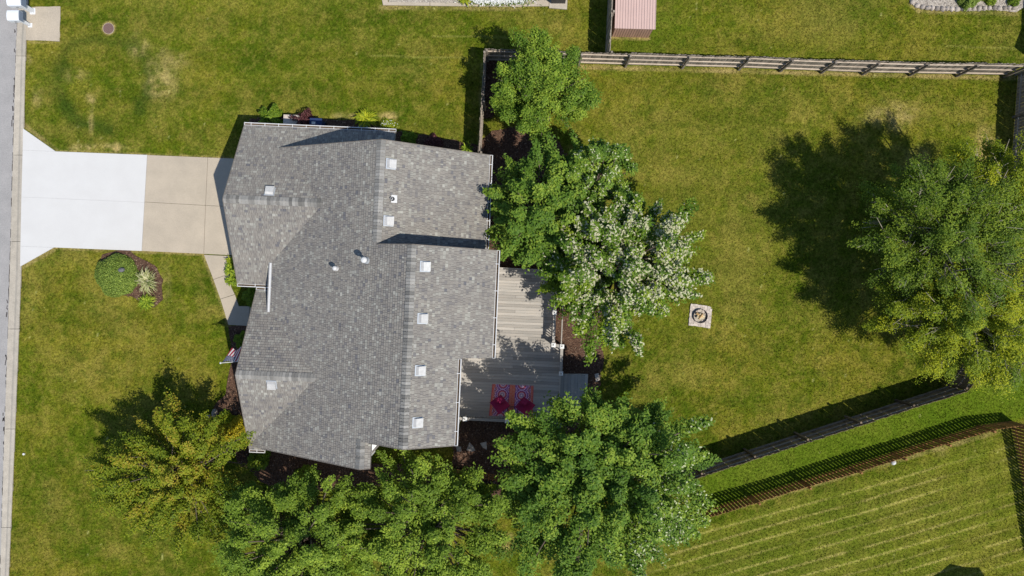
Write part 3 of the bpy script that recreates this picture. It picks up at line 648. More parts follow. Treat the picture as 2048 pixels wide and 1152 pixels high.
b = MB(); b.lathe(c+Vector((-.05, 0, .0)), [(.11, .0), (.09, .08), (.055, .11)], 14); b.build('pipe_collar', M['dark_metal'], o)

# ------------------------------------------------------------ DECK
DZ = .85; deck = thing('deck', P(1020, 700, 0), 'weathered grey wooden deck with white capped posts behind the house', 'deck')
def dk(px, py, z=DZ): return P(px, py, z)
# deck frame in house coords
def duv(px, py): return hp(px, py, DZ)
uW = -2.5; vT = duv(1010, 537)[1]; vB = duv(960, 836)[1]; vS = duv(1100, 692)[1]; uE1 = duv(1106, 650)[0]; uE2 = duv(1121, 720)[0]; uE3 = duv(1113, 800)[0]
plank = {}
def plankmesh(L):
    b = MB(); b.box((0, 0, -.0125), (L, .134, .025)); 
    return b.mesh('deck_board', M['deck_wood'])
v = vT+.07; i = 0
while v < vB:
    uw = -1.2 if v < 2.65 else -2.5
    ue = uE1 if v < vS else uE2
    segs = [(uw, ue)]
    if (i % 3) != 1:
        x = random.choice([.9, 1.6, .2])*1.0; segs = [(uw, x), (x+.006, ue)]
    for a, b_ in segs:
        if b_-a < .2: continue
        L = round(b_-a, 2)
        if L not in plank: plank[L] = plankmesh(L)
        link('deck_board', plank[L], deck, W((a+b_)/2, v, DZ+random.uniform(-.002, .003)), (0, 0, -HA))
    v += .1415; i += 1
b = MB()
for k in range(9): u = -2.3+k*.6; b.bar(W(u, max(vT, 2.7 if u < -1.2 else vT), DZ-.13), W(u, vB, DZ-.13), .05, .18)
b.build('joists', M['deck_wood'], deck)
b = MB(); b.bar(W(-1.2, vT-.02, DZ-.1), W(uE1, vT-.02, DZ-.1), .04, .24); b.bar(W(uE1+.02, vT, DZ-.1), W(uE1+.02, vS, DZ-.1), .04, .24); b.bar(W(uE2+.02, vS, DZ-.1), W(uE2+.02, vB, DZ-.1), .04, .24); b.bar(W(-2.5, vB+.02, DZ-.1), W(uE2, vB+.02, DZ-.1), .04, .24)
b.build('rim_board', M['deck_wood'], deck)
RH = .95
postpts = [hp(930, 838, DZ+RH), hp(1014, 842, DZ+RH), hp(1107, 690, DZ+RH), hp(1124, 693, DZ+RH), hp(1122, 747, DZ+RH), (uE1, vT+.08), (uE2, vB), (uE1, vT+2.0)]
for i, (u, v) in enumerate(postpts):
    b = MB(); b.box(W(u, v, (DZ+RH)/2), (.09, .09, DZ+RH), rz=-HA); pst = b.build('post', M['deck_wood'], deck)
    c = MB(); q = W(u, v, DZ+RH); c.box(q+Vector((0, 0, .012)), (.20, .20, .03), rz=-HA)
    c.v += []; n0 = len(c.v)
    for sx, sy in ((-1, -1), (1, -1), (1, 1), (-1, 1)): c.v.append(tuple(q+Vector((sx*.08, sy*.08, .03))))
    c.v.append(tuple(q+Vector((0, 0, .075))))
    for k in range(4): c.face((n0+k, n0+(k+1) % 4, n0+4))
    cp = c.build('post_cap', M['whitetrim'], pst)
    d = MB(); d.box(q+Vector((0, 0, .082)), (.04, .04, .016), rz=.6); d.build('solar_cell', M['dark_metal'], pst)
def railing(p, q):
    (u0, v0), (u1, v1) = p, q; a = W(u0, v0); c = W(u1, v1); r = MB()
    r.bar(a+Vector((0, 0, DZ+RH-.06)), c+Vector((0, 0, DZ+RH-.06)), .13, .035); r.bar(a+Vector((0, 0, DZ+.10)), c+Vector((0, 0, DZ+.10)), .04, .06)
    R = r.build('railing', M['deck_wood'], deck); L = (c-a).length; k = int(L/.125); rz = math.atan2((c-a).y, (c-a).x)
    bm = MB(); bm.box((0, 0, (RH-.08)/2+.05), (.035, .035, RH-.13)); me = bm.mesh('baluster', M['deck_wood'])
    for j in range(1, k): link('baluster', me, R, a+(c-a)*(j/k)+Vector((0, 0, DZ)), (0, 0, rz))
railing((-2.45, postpts[0][1]), postpts[0]); railing(postpts[0], postpts[1]); railing(postpts[1], (uE2, vB)); railing(postpts[2], (uE1, vT+.1)); railing(postpts[2], postpts[3]); railing(postpts[3], postpts[4])
# steps going down to the east
b0, b1 = hp(1122, 748, .6), hp(1122, 812, .6)
for k in range(4):
    zz = DZ-.19*(k+1); u0 = uE2+.04+k*.35
    for j in range(2):
        b = MB(); b.box(W(u0+.09+j*.172, (b0[1]+b1[1])/2, zz), (.162, b1[1]-b0[1], .04), rz=-HA); b.build('tread', M['deck_wood'], deck)
for vv in (b0[1]+.02, b1[1]-.02):
    b = MB(); b.bar(W(uE2+.05, vv, DZ-.32), W(uE2+1.40, vv, .0), .04, .22); b.build('stringer', M['deck_wood'], deck)

# rug
rc = [dk(985, 768), dk(1067, 771.5), dk(1065, 835), dk(978, 831)]; nu, nv = 210, 165
uu, vv_ = np.meshgrid(np.linspace(0, 1, nu+1), np.linspace(0, 1, nv+1)); R4 = [np.array(p) for p in rc]
PTS = ((1-uu)*(1-vv_))[..., None]*R4[0]+(uu*(1-vv_))[..., None]*R4[1]+(uu*vv_)[..., None]*R4[2]+((1-uu)*vv_)[..., None]*R4[3]
PTS[..., 2] = DZ+.014
cu, cv = uu[:-1, :-1]+.5/nu, vv_[:-1, :-1]+.5/nv
x = cu*2.05; y = cv*1.57; col = np.zeros(x.shape+(3,))
lil = np.array([.55, .36, .52]); pur = np.array([.20, .045, .22]); org = np.array([.62, .10, .03]); wh = np.array([.62, .52, .50]); cr = np.array([.45, .03, .10]); navy = np.array([.07, .04, .16])
def rings(cx, cy):
    d = np.hypot(x-cx, y-cy); a = np.arctan2(y-cy, x-cx); w = d+.012*np.cos(a*12)
    k = np.floor(w/.045).astype(int) % 5; c = np.array([lil, pur, lil, org*.8+lil*.2, navy*.5+cr*.5])[k]
    c[d < .05] = wh; pet = (d > .06) & (d < .13) & (np.cos(a*12) > .2); c[pet] = wh*.9; return d, c
col[:] = lil*.9
best = np.full(x.shape, 9.0)
for cx in (.53, 1.48):
    for cy in (-.02, .5, 1.06, 1.6):
        d, c = rings(cx, cy); w = d < best; best = np.where(w, d, best); col[w] = c[w]
dots = (np.sin(x*2*math.pi/.07)*np.sin(y*2*math.pi/.07) > .45); dots2 = (np.sin(x*2*math.pi/.11+1)*np.sin(y*2*math.pi/.11) > .35)
far = best > .33; col[far & dots2] = navy; col[far & ~dots2 & dots] = wh
band = np.abs(x-1.01) < .14; col[band] = org; col[band & dots] = wh*.95; col[(np.abs(np.abs(x-1.01)-.15) < .012)] = pur
side = (x < .13) | (x > 1.92); col[side] = org*.9+cr*.1; col[side & dots] = wh*.9; col[(x < .03) | (x > 2.02)] = cr*.6+org*.4
I = np.arange((nu+1)*(nv+1)).reshape(nv+1, nu+1); F = np.stack([I[1:, :-1], I[1:, 1:], I[:-1, 1:], I[:-1, :-1]], -1).reshape(-1, 4)
rt = thing('outdoor_rug', P(1024, 802, DZ), 'red purple and orange patterned outdoor rug lying on the deck', 'rug')
npmesh('rug_face', PTS.reshape(-1, 3), F, M['rug'], col=np.clip(col.reshape(-1, 3)*1.2, 0, .85), parent=rt)
b = MB(); b.slab([Vector((p.x, p.y, DZ+.012)) for p in rc][::-1], .008); b.build('rug_backing', M['cushion'], rt)
def sling_chair(px, py, rz, label):
    c = P(px, py, DZ+.3); t = thing('lounge_chair', (c.x, c.y, DZ+.015), label, 'chair', 'crimson chairs on the rug')
    R = Matrix.Rotation(rz, 3, 'Z'); b = MB(); n = 10; V0 = len(b.v)
    for j in range(n+1):
        for i in range(n+1):
            s_ = i/n*2-1; q = j/n*2-1; xx = s_*.34; yy = q*.36
            zz = .36+.16*(s_*s_+q*q)*.5+max(0, s_+q)*.14-.08*(1-abs(s_))*(1-abs(q))
            b.v.append(tuple(Vector((c.x, c.y, DZ))+R@Vector((xx, yy, zz))))
    for j in range(n):
        for i in range(n):
            a = V0+j*(n+1)+i; b.face((a, a+1, a+n+2, a+n+1))
    b.build('sling_seat', M['cushion'], t, smooth=True)
    k = MB(); k.box(Vector((c.x, c.y, DZ+.50))+R@Vector((.17, .17, .03)), (.30, .30, .10), rz=rz, rx=.2); k.build('cushion', M['cushion'], t)
    cs = [(-.34, -.36, .50), (.34, -.36, .52), (.34, .36, .80), (-.34, .36, .52)]; ft = [(-.3, -.3), (.3, -.3), (.3, .3), (-.3, .3)]
    for i in range(4):
        f = MB(); a = Vector((c.x, c.y, DZ))+R@Vector((ft[i][0]*.9, ft[i][1]*.9, .02)); e = Vector((c.x, c.y, DZ))+R@Vector(cs[i]); f.tube([a, e], .012, 6); f.build('leg', M['dark_metal'], t)
sling_chair(1000, 807, math.radians(38), 'crimson lounge chair on the left half of the patterned rug')
sling_chair(1050, 811, math.radians(52), 'crimson lounge chair on the right half of the patterned rug')
c = P(1025, 822, DZ+.4); t = thing('side_table', (c.x, c.y, DZ+.015), 'small dark metal side table between the two crimson chairs', 'table')
b = MB()
for sx, sy, ex, ey in ((-1, -1, 1, -1), (1, -1, 1, 1), (1, 1, -1, 1), (-1, 1, -1, -1)): b.bar(Vector((c.x+sx*.25, c.y+sy*.2, DZ+.42)), Vector((c.x+ex*.25, c.y+ey*.2, DZ+.42)), .03, .03)
for k in range(5): b.bar(Vector((c.x-.22+.11*k, c.y-.2, DZ+.42)), Vector((c.x-.22+.11*k, c.y+.2, DZ+.42)), .008, .01)
b.build('table_top', M['dark_metal'], t)
for sx, sy in ((-1, -1), (1, -1), (1, 1), (-1, 1)):
    b = MB(); b.box((c.x+sx*.24, c.y+sy*.19, DZ+.21), (.025, .025, .4)); b.build('leg', M['dark_metal'], t)

# ------------------------------------------------------------ FENCES
pick_cache = {}
def picket(w, h, t, m, dog=True):
    key = (w, h, t, m)
    if key not in pick_cache:
        b = MB(); d = w*.22 if dog else 0
        pr = [(-w/2, 0), (w/2, 0), (w/2, h-d), (w/2-d, h), (-w/2+d, h), (-w/2, h-d)]; n = len(pr)
        b.v += [(x, -t/2, z) for x, z in pr]+[(x, t/2, z) for x, z in pr]
        b.face(range(n)); b.face(range(2*n-1, n-1, -1))
        for i in range(n): j = (i+1) % n; b.face((i, n+i, n+j, j))
        pick_cache[key] = b.mesh('picket', M[m])
    return pick_cache[key]
def fence(pts, label, side, h=1.83, w=.14, gap=.006, rails=(.32, .95, 1.62), m='fence_grey', rm='rail_wood', ps=2.44, posts=None, postm=None, wav=.03, railw=.055, name='wooden_fence', both=False):
    """pts: world xy of the picket line; side=+1: rails and posts on the left of the running direction"""
    pts = [Vector((p[0], p[1], 0)) for p in pts]; t = thing(name, pts[0], label, 'fence')
    for seg in range(len(pts)-1):
        a, b_ = pts[seg], pts[seg+1]; d = b_-a; L = d.length; x = d/L; n = Vector((-x.y, x.x, 0))*side; rz = math.atan2(x.y, x.x)
        k = max(1, int(L/(w+gap))); me = picket(w, h, .018, m)
        for i in range(k):
            s_ = (i+.5)*L/k; hh = 1+wav*math.sin(s_*2.1/ps+seg)+random.uniform(-.008, .008)
            link('picket', me, t, a+x*s_+n*random.uniform(-.003, .003), (random.uniform(-.012, .012), random.uniform(-.006, .006), rz), (1, 1, hh))
        kp = max(1, round(L/ps)); ss = [L*i/kp for i in range(kp+1)]
        if posts and seg == 0: ss = posts
        pe = [0] + [s_ for s_ in ss if 0.3 < s_ < L-.3] + [L]
        for s0, s1 in zip(pe[:-1], pe[1:]):
            for rz_ in rails:
                hh0 = 1+wav*math.sin(s0*2.1/ps+seg); hh1 = 1+wav*math.sin(s1*2.1/ps+seg)
                r = MB(); r.bar(a+x*(s0+.01)+n*(.012+railw/2)+Vector((0, 0, rz_*hh0)), a+x*(s1-.01)+n*(.012+railw/2)+Vector((0, 0, rz_*hh1)), railw, .04); r.build('rail', M[rm], t)
        for i, s_ in enumerate(ss):
            if seg > 0 and i == 0: continue
            p = MB(); q = a+x*s_+n*(.014+railw+.045+.003); p.box(q+Vector((0, 0, (h-.02)/2)), (.09, .09, h-.02), rz=rz); p.build('post', M[postm or m], t)
    return t
def at(px, py, z=1.83): return P(px, py, z)[:2]
# back fence along the top of the yard
A = at(969, 98); B = at(2056, 128.5); Lx = (Vector(B)-Vector(A)).length
pp = [((Vector(at(x, y))-Vector(A)).length) for x, y in ((1064, 101), (1165, 104), (1264, 110), (1364, 114), (1463, 117), (1563, 120), (1664, 123), (1764, 125), (1868, 128), (1974, 129))]
fence([A, at(1262, 107.0), at(1500, 113), at(1760, 123), B], 'long weathered wooden fence with pale rails along the top of the back yard', -1, ps=2.44)
fence([at(957, 304), at(968.5, 100)], 'short wooden fence running from the house to the back corner, seen edge on', -1, rm='fence_grey')
fence([at(1219, 103), at(1227, -60)], 'wooden fence beside the pink metal shed, seen edge on', -1, rm='fence_grey')
fence([P(2036, 150)[:2], P(2024, 320)[:2], P(2012, 520)[:2], P(1990, 640)[:2]], 'weathered fence at the right edge partly hidden by the tall tree', -1)
fence([at(1300, 987), at(1936.5, 782), at(1982, 720), at(2040, 650)], 'dark grey privacy fence with three rails crossing the lower right lawns', 1, m='fence_dark', rm='grey_rail', ps=2.44, wav=.01, railw=.06)
fence([P(1180, 1088)[:2], P(1404, 1020)[:2], P(1700, 930)[:2], P(1958, 850)[:2], P(2022, 842)[:2]], 'brown picket fence with open gaps between the grey fence and the striped lawn', -1, h=1.28, w=.128, gap=.042, rails=(.25, .95), m='fence_brown', rm='fence_brown', wav=.05)
fence([P(2021, 846)[:2], P(2047, 975)[:2], P(2080, 1180)[:2]], 'brown picket fence at the right edge running down beside the striped lawn', 1, h=1.28, w=.128, gap=.042, rails=(.25, .95), m='fence_brown', rm='fence_brown', wav=.03)
fence([P(905, 938)[:2], P(1120, 968)[:2]], 'short brown fence section half hidden between the trees below the deck', 1, h=1.25, w=.07, gap=.12, rails=(.2, .65, 1.1), m='fence_brown', rm='fence_brown')

# ------------------------------------------------------------ SHEDS
def shed(corners, h, label, mr, mw, ov=.06):
    q = [Vector(p) for p in corners]; c = sum(q, Vector((0, 0)))/4; t = thing('metal_shed', (c.x, c.y, 0), label, 'shed')
    for i in range(4):
        a, b_ = q[i], q[(i+1) % 4]; d = b_-a; L = d.length; k = max(2, int(L/.115)); rz = math.atan2(d.y, d.x)
        bm = MB(); bm.box((0, 0, h/2-.02), (L/k-.022, .03, h-.04)); me = bm.mesh('wall_panel', M[mw])
        for j in range(k): p = a+d*((j+.5)/k); link('wall_panel', me, t, (p.x, p.y, 0), (0, 0, rz))
        b = MB(); p = (a+b_)/2; b.box((p.x, p.y, h/2-.03), (L, .012, h-.06), rz=rz); b.build('wall', M['iron'], t)
    # roof panels, ribbed, run along the first edge's normal
    a, b_, cc, dd = q; ex = (b_-a).normalized(); L = (b_-a).length+2*ov; k = int(L/.125)
    n1 = (dd-a).length+2*ov; ey = (dd-a).normalized(); a0 = a-ex*ov-ey*ov
    bm = MB(); w = L/k
    bm.box((0, 0, 0), (w, n1, .02)); bm.box((w/2-.010, 0, .018), (.022, n1, .03)); me = bm.mesh('roof_panel', M[mr]); rz = math.atan2(ex.y, ex.x)
    for j in range(k): p = a0+ex*(w*(j+.5))+ey*n1/2; link('roof_panel', me, t, (p.x, p.y, h+.01), (0, 0, rz))
    return t
shed([P(1223.5, 73)[:2], P(1297, 75)[:2], P(1304, -45)[:2], P(1229, -45)[:2]], 1.38, 'salmon pink ribbed metal shed beside the fence at the top of the photo', 'shed_roof', 'shed_wall')
shed([P(2066, 122)[:2], P(2160, 126)[:2], P(2165, 30)[:2], P(2100, 30)[:2]], 2.0, 'small shed just past the right end of the top fence', 'shed_wall', 'shed_wall')

# ------------------------------------------------------------ MAILBOXES, MANHOLE
def mailbox(base, top, w, d, h, z, label, big):
    bb = P(*base); tp = P(*top, z+h/2); t = thing('mailbox', bb, label, 'mailbox', 'mailboxes by the road')
    b = MB(); b.box(bb+Vector((0, 0, .02)), (.20 if not big else .26, .20 if not big else .30, .05)); b.build('post_base', M['mail_white'], t)
    b = MB(); b.bar(bb, Vector((bb.x, bb.y, z-.02)), .12 if not big else .16, .12 if not big else .22); b.bar(Vector((bb.x+.05, bb.y, z-.06)), Vector((tp.x-w*.3, tp.y, z-.06)), .10, .09); b.build('post', M['mail_white'], t)
    b = MB(); n = 8; pts = []
    for i in range(n+1): a = math.pi*i/n; pts.append((tp.y-math.cos(a)*d/2, z+h*.55+math.sin(a)*h*.18))
    pts = [(tp.y-d/2, z)]+pts+[(tp.y+d/2, z)]; V0 = len(b.v)
    for xx in (tp.x-w/2, tp.x+w/2):
        for (yy, zz) in pts: b.v.append((xx, yy, zz))
    m = len(pts)
    for i in range(m): j = (i+1) % m; b.face((V0+i, V0+j, V0+m+j, V0+m+i))
    b.face(range(V0, V0+m)); b.face(range(V0+2*m-1, V0+m-1, -1)); b.build('box', M['mail_white'], t)
    b = MB(); b.box((tp.x+w/2+.008, tp.y, z+h*.32), (.015, d*.92, h*.6)); b.build('rear_panel', M['mail_blue'], t)
    b = MB(); b.box((tp.x-w/2-.008, tp.y, z+h*.32), (.015, d*.88, h*.58)); dr = b.build('door', M['mail_white'], t)
    b = MB(); b.box((tp.x-w/2-.025, tp.y, z+h*.5), (.02, .06, .02)); b.build('handle', M['dark_metal'], dr)
    b = MB(); b.box((tp.x+.02, tp.y-d/2-.006, z+h*.25), (.12, .008, .035)); b.build('number_plate', M['dark_metal'], t)
mailbox((61, 51), (27.5, 31), .56, .50, .50, 1.02, 'white mailbox with blue grey back on a thin post, nearer the driveway', False)
mailbox((66, 23), (30, -1), .66, .62, .62, 1.05, 'wide white mailbox on a thick post at the top left corner of the photo', True)
c = P(217, 57, 0); t = thing('manhole_cover', c, 'round rusty manhole cover set in the front lawn near the mailboxes', 'manhole')
b = MB(); b.lathe(c, [(.0005, .022), (.255, .022), (.255, 0)][::-1], 28); b.build('lid', M['iron'], t)
b = MB(); b.lathe(c, [(.28, -.02), (.28, .014), (.262, .014), (.262, -.02)], 28); b.build('frame', M['beige_conc'], t)
b = MB()
for k in range(-4, 5):
    L = math.sqrt(.23**2-(k*.05)**2)
    b.box(c+Vector((k*.05, 0, .026)), (.018, 2*L, .012)); b.box(c+Vector((0, k*.05, .0245)), (2*L, .018, .010))
b.build('lid_pattern', M['iron'], t)

# ------------------------------------------------------------ FIRE PIT
c = P(1400, 632); fp = thing('fire_pit', c, 'round metal fire pit ring holding split logs on a square of pavers', 'fire pit')
fpc = [Vector((*p, 0)) for p in pl([(1381, 607), (1424, 613), (1420, 657), (1377, 650)])]; n = 9
b = MB(); b.prism([tuple((p+(c-p)*.06)[:2]) for p in fpc[::-1]], -.06, .012); b.build('sand_base', M['curb_conc'], fp)
bm = MB(); bm.box((0, 0, .0), (.120, .118, .05)); pm = bm.mesh('paver', M['paver'])
for i in range(n):
    for j in range(n):
        a, e = (i+.5)/n, (j+.5)/n; q = fpc[0]*(1-a)*(1-e)+fpc[1]*a*(1-e)+fpc[2]*a*e+fpc[3]*(1-a)*e
        if (i in (0, n-1) and j in (0, n-1)) and random.random() < .6: continue
        if (Vector((q.x, q.y, 0))-P(1399.5, 632)).length < .26: continue
        link('paver', pm, fp, (q.x+random.uniform(-.014, .014), q.y+random.uniform(-.014, .014), .022+random.uniform(-.008, .008)), (0, 0, -.12+random.uniform(-.09, .09)))
cc = P(1399.5, 632); b = MB(); b.lathe(cc, [(.345, 0), (.35, .20), (.335, .20), (.325, .01), (.001, .01)], 32); b.build('bowl', M['dark_metal'], fp)
for k, (dx, dy, dz, rz, L) in enumerate(((.03, -.04, .12, -.45, .36), (-.04, .06, .12, -.50, .34), (.09, .05, .15, -.45, .30), (.0, 0, .20, .9, .34), (-.06, -.08, .16, -.35, .26))):
    m = MB(); R = Matrix.Rotation(rz, 3, 'Z'); q = cc+Vector((dx, dy, dz)); n0 = len(m.v)
    for sx in (-1, 1):
        for (y, z) in ((-.06, -.03), (.06, -.03), (.0, .065)): m.v.append(tuple(q+R@Vector((sx*L/2, y, z))))
    for f in ((0, 1, 4, 3), (1, 2, 5, 4), (2, 0, 3, 5), (0, 2, 1), (3, 4, 5)): m.face([n0+i for i in f])
    m.build('log', M['log_end' if k % 2 == 0 else 'log'], fp)

# ------------------------------------------------------------ FOLIAGE
def leafquads(C, Nrm, ln, wdt, R):
    n = len(C); Nrm = Nrm/np.linalg.norm(Nrm, axis=1, keepdims=True)
    a = R.normal(size=(n, 3)); a -= (a*Nrm).sum(1, keepdims=True)*Nrm; a /= np.linalg.norm(a, axis=1, keepdims=True)
    b = np.cross(Nrm, a); l = ln*R.uniform(.7, 1.25, n)[:, None]; w = wdt*R.uniform(.7, 1.25, n)[:, None]
    V = np.stack([C-a*l*.5, C+b*w*.5-Nrm*w*.18+a*l*.05, C+a*l*.5, C-b*w*.5-Nrm*w*.18+a*l*.05], 1).reshape(-1, 3)
    return V, np.arange(4*n).reshape(-1, 4)
def tree(name, basepx, ctr, rad, label, leaf, nl, lobes, lm, seed, lobe_r=.24, elong=1.9, bark='bark', group='trees round the house', silver=0.0, silverdir=None, limbshow=False, upb=1.5, lowcut=-.35, cat='tree', droop=0, avoid=None, outline=(.12, .1)):
    """ctr = (px,py,z) of the crown's middle as seen; rad in metres"""
    R = np.random.RandomState(seed); c = np.array(P(*ctr)); base = P(*basepx)
    t = thing(name, base, label, cat, group); rx, ry, rz = rad; f1, f2 = R.uniform(0, 6.28, 2)
    D = []
    while len(D) < lobes:
        d = R.normal(size=3); d /= np.linalg.norm(d)
        if d[2] < lowcut: continue
        if all(np.dot(d, e) < math.cos(1.35/math.sqrt(lobes)*1.25) for e in D[-lobes:]) or R.rand() < .04: D.append(d)
    D = np.array(D); th = np.arctan2(D[:, 1], D[:, 0])
    om = 1+outline[0]*np.sin(3*th+f1)+outline[1]*np.sin(5*th+f2)+R.uniform(-.10, .10, len(D))
    k1 = R.uniform(.55, 1.0, len(D))*om
    LC = c+D*np.array([rx, ry, rz])*k1[:, None]
    for av in (avoid or ()):
        kk = (H-LC[:, 2])/H*S; qx = LC[:, 0]/kk+1024; qy = -LC[:, 1]/kk+576; ok = ~((qx > av[0]) & (qx < av[2]) & (qy > av[1]) & (qy < av[3])); LC = LC[ok]; D = D[ok]
    inner = c+R.normal(size=(lobes//5, 3))*np.array([rx, ry, rz])*.33
    for av in (avoid or ()):
        kk = (H-inner[:, 2])/H*S; qx = inner[:, 0]/kk+1024; qy = -inner[:, 1]/kk+576; inner = inner[~((qx > av[0]) & (qx < av[2]) & (qy > av[1]) & (qy < av[3]))]
    Rm = (rx+ry)/2
    allC = np.concatenate([LC, inner]); allD = np.concatenate([D, R.normal(size=(len(inner), 3))]); 
    allD = allD/np.linalg.norm(allD, axis=1, keepdims=True)
    cnt = (nl*R.dirichlet(np.full(len(allC), 9.0))).astype(int)
    Cs = []; Ns = []; Rn = []
    for q, d, k in zip(allC, allD, cnt):
        g = R.normal(size=(k, 3)); g /= np.maximum(np.linalg.norm(g, axis=1, keepdims=True), 1e-6); g *= R.uniform(.15, 1, k)[:, None]**.45
        lr = lobe_r*Rm*R.uniform(.7, 1.25); ax = d*np.array([1, 1, .8])+np.array([0, 0, .25]); ax /= np.linalg.norm(ax)
        along = (g@ax)[:, None]*ax; gg = (g-along)*(1-.35*(g@ax)[:, None])+along*elong; gg[:, 2] *= .75
        # small twig clumps inside a lobe
        nk = max(4, k//R.randint(16, 60)); tw = R.normal(size=(nk, 3)); idx = R.randint(0, nk, k)
        pos = gg*lr + tw[idx]*lr*.10
        # sub-clump pull
        sc = gg[R.randint(0, k, nk)]*lr*1.05 if k else gg; pos = pos*.47+sc[idx]*.53+R.normal(size=(k, 3))*lr*.09
        pos[:, 2] -= droop*(np.linalg.norm(pos, axis=1)/lr)**2*.1
        Cs.append(q+pos); nn = pos/np.maximum(np.linalg.norm(pos, axis=1, keepdims=True), 1e-6)*.6+np.array([0, 0, upb])+R.normal(size=(k, 3))*.55
        Ns.append(nn); Rn.append(np.clip(R.normal(.47, .13, k)+R.uniform(-.20, .22)+(R.rand(nk)[idx]-.5)*.45, 0.02, .86))
    C = np.concatenate(Cs); Nn = np.concatenate(Ns); rn = np.concatenate(Rn)
    if silver > 0:
        w = np.full(len(C), silver)
        if silverdir is not None: w = silver*sm(((C-c)[:, :2]@np.array(silverdir[:2]))/Rm, silverdir[2], silverdir[3])
        w = w*sm((C[:, 2]-c[2])/rz, -.3, .5); patch = fbm(C[:, 0]*1.6+C[:, 1], C[:, 1]*.8-C[:, 0]*.3+C[:, 2], .30, seed, 2)
        w = w*(.25+1.25*sm(patch, .34, .62)); fl = R.rand(len(C)) < w; rn[fl] = R.uniform(.93, 1, fl.sum())
    V, F = leafquads(C, Nn, leaf, leaf*.55, R)
    npmesh('crown', V, F, lm, rnd=rn, parent=t)
    # trunk and limbs
    b = MB(); top = Vector((c[0]*.8+base.x*.2, c[1]*.8+base.y*.2, c[2]+rz*.1)); mid = base.lerp(top, .5)+Vector((R.uniform(-.15, .15), R.uniform(-.15, .15), 0))
    tr = .028*(c[2]+rz)+.03; b.tube([base-Vector((0, 0, .1)), base+Vector((0, 0, .25)), mid, top], [tr*1.35, tr, tr*.7, tr*.35], 9); 
    b.build('trunk', M['bark'], t, smooth=True); b = MB()
    for q, d in zip(LC, D):
        f = R.uniform(.35, .95); s_ = base.lerp(mid, f*2) if f < .5 else mid.lerp(top, f*2-1)
        e = Vector(q)+Vector(d)*lobe_r*Rm*.8; m2 = s_.lerp(e, .5)+Vector((0, 0, -.15*rz*R.rand())) + Vector(R.normal(size=3)*.12)
        lr0 = tr*.28; b.tube([s_, m2, e], [lr0, lr0*.6, lr0*.15], 5)
        if limbshow:
            for _ in range(3):
                e2 = Vector(q)+Vector(R.normal(size=3)*lobe_r*Rm*.6)+Vector((0, 0, lobe_r*Rm*.45)); b.tube([m2.lerp(e, .4), e2], [lr0*.4, lr0*.12], 4)
    b.build('limbs', M[bark], t, smooth=True)
    return t
def G(d, m, l, pale=None):
    k = 1.75; d, m, l = [(a*k*1.18, b_*k*1.06, c_*k*.55) for a, b_, c_ in (d, m, l)]
    s = [(0, d), (.5, m), (.88, l)]
    if pale: s += [(.92, pale), (1, tuple(min(.85, x*1.15) for x in pale))]
    else: s += [(1, tuple(x*1.3 for x in l))]
    return s
L_pear = leafmat('pear_leaves', G((.030, .068, .012), (.066, .122, .022), (.155, .225, .048)))
L_maple = leafmat('maple_leaves', G((.028, .068, .012), (.055, .115, .018), (.13, .20, .030), (.50, .52, .33)))
L_silver = leafmat('silver_maple_leaves', G((.028, .065, .012), (.055, .11, .018), (.13, .19, .032), (.50, .49, .31)))
L_maple2 = leafmat('green_maple_leaves', G((.030, .070, .018), (.060, .118, .025), (.135, .20, .045), (.48, .51, .30)))
L_row = leafmat('ornamental_pear_leaves', G((.040, .076, .015), (.078, .135, .026), (.165, .235, .05)))
L_gold = leafmat('golden_green_leaves', G((.10, .115, .012), (.17, .165, .016), (.30, .25, .03)))
L_orange = leafmat('orange_tipped_leaves', [(0, (.09, .14, .010)), (.35, (.16, .215, .013)), (.66, (.265, .29, .020)), (.86, (.34, .27, .03)), (1, (.42, .21, .05))])
L_locust = leafmat('locust_leaves', G((.026, .055, .011), (.055, .098, .016), (.115, .165, .026)))
L_sunb = leafmat('sunburst_locust_leaves', G((.045, .08, .010), (.105, .145, .013), (.195, .225, .018)))
L_shrub = leafmat('shrub_leaves', G((.045, .085, .025), (.085, .135, .045), (.15, .21, .075)))
L_dkshrub = leafmat('dark_shrub_leaves', G((.03, .07, .012), (.06, .11, .018), (.12, .18, .03)))
L_purple = leafmat('purple_shrub_leaves', G((.018, .007, .014), (.042, .014, .030), (.10, .05, .09)), trans=.15)
L_lime = leafmat('lime_leaves', G((.07, .11, .012), (.12, .17, .016), (.21, .24, .03)))
L_straw = leafmat('variegated_blades', [(0, (.14, .19, .05)), (.5, (.36, .38, .14)), (1, (.66, .62, .38))], trans=.2)
L_daylily = leafmat('arching_green_leaves', G((.05, .095, .015), (.09, .15, .02), (.17, .23, .04)))
L_white = leafmat('white_petals', [(0, (.65, .65, .62)), (1, (.85, .85, .82))], trans=.2)

tree('pear_tree', (1093, 236), (1083, 176, 3.1), (2.1, 2.1, 1.9), 'bright green rounded tree overlapping the top fence near its left corner', .11, 42000, 80, L_pear, 1, lobe_r=.24, elong=1.25, outline=(.07, .06))
tree('maple_tree', (1085, 440), (1080, 425, 4.3), (2.1, 2.8, 2.2), 'dark green tree reaching over the east eave of the house', .14, 30000, 64, L_maple2, 2, lobe_r=.19, elong=2.0)
tree('maple_tree', (1180, 400), (1190, 352, 3.8), (1.8, 1.9, 2.0), 'green tree with a few silver leaves just above the white leaved tree', .13, 21000, 44, L_maple2, 3, lobe_r=.20, silver=.10, elong=1.7)
tree('silver_maple_tree', (1215, 540), (1232, 536, 4.7), (3.5, 2.95, 2.5), 'broad tree with wind turned silvery white leaves between deck and fire pit', .135, 78000, 130, L_silver, 4, lobe_r=.13, silver=.42, silverdir=(.8, .2, -1.0, -.2), elong=2.4)
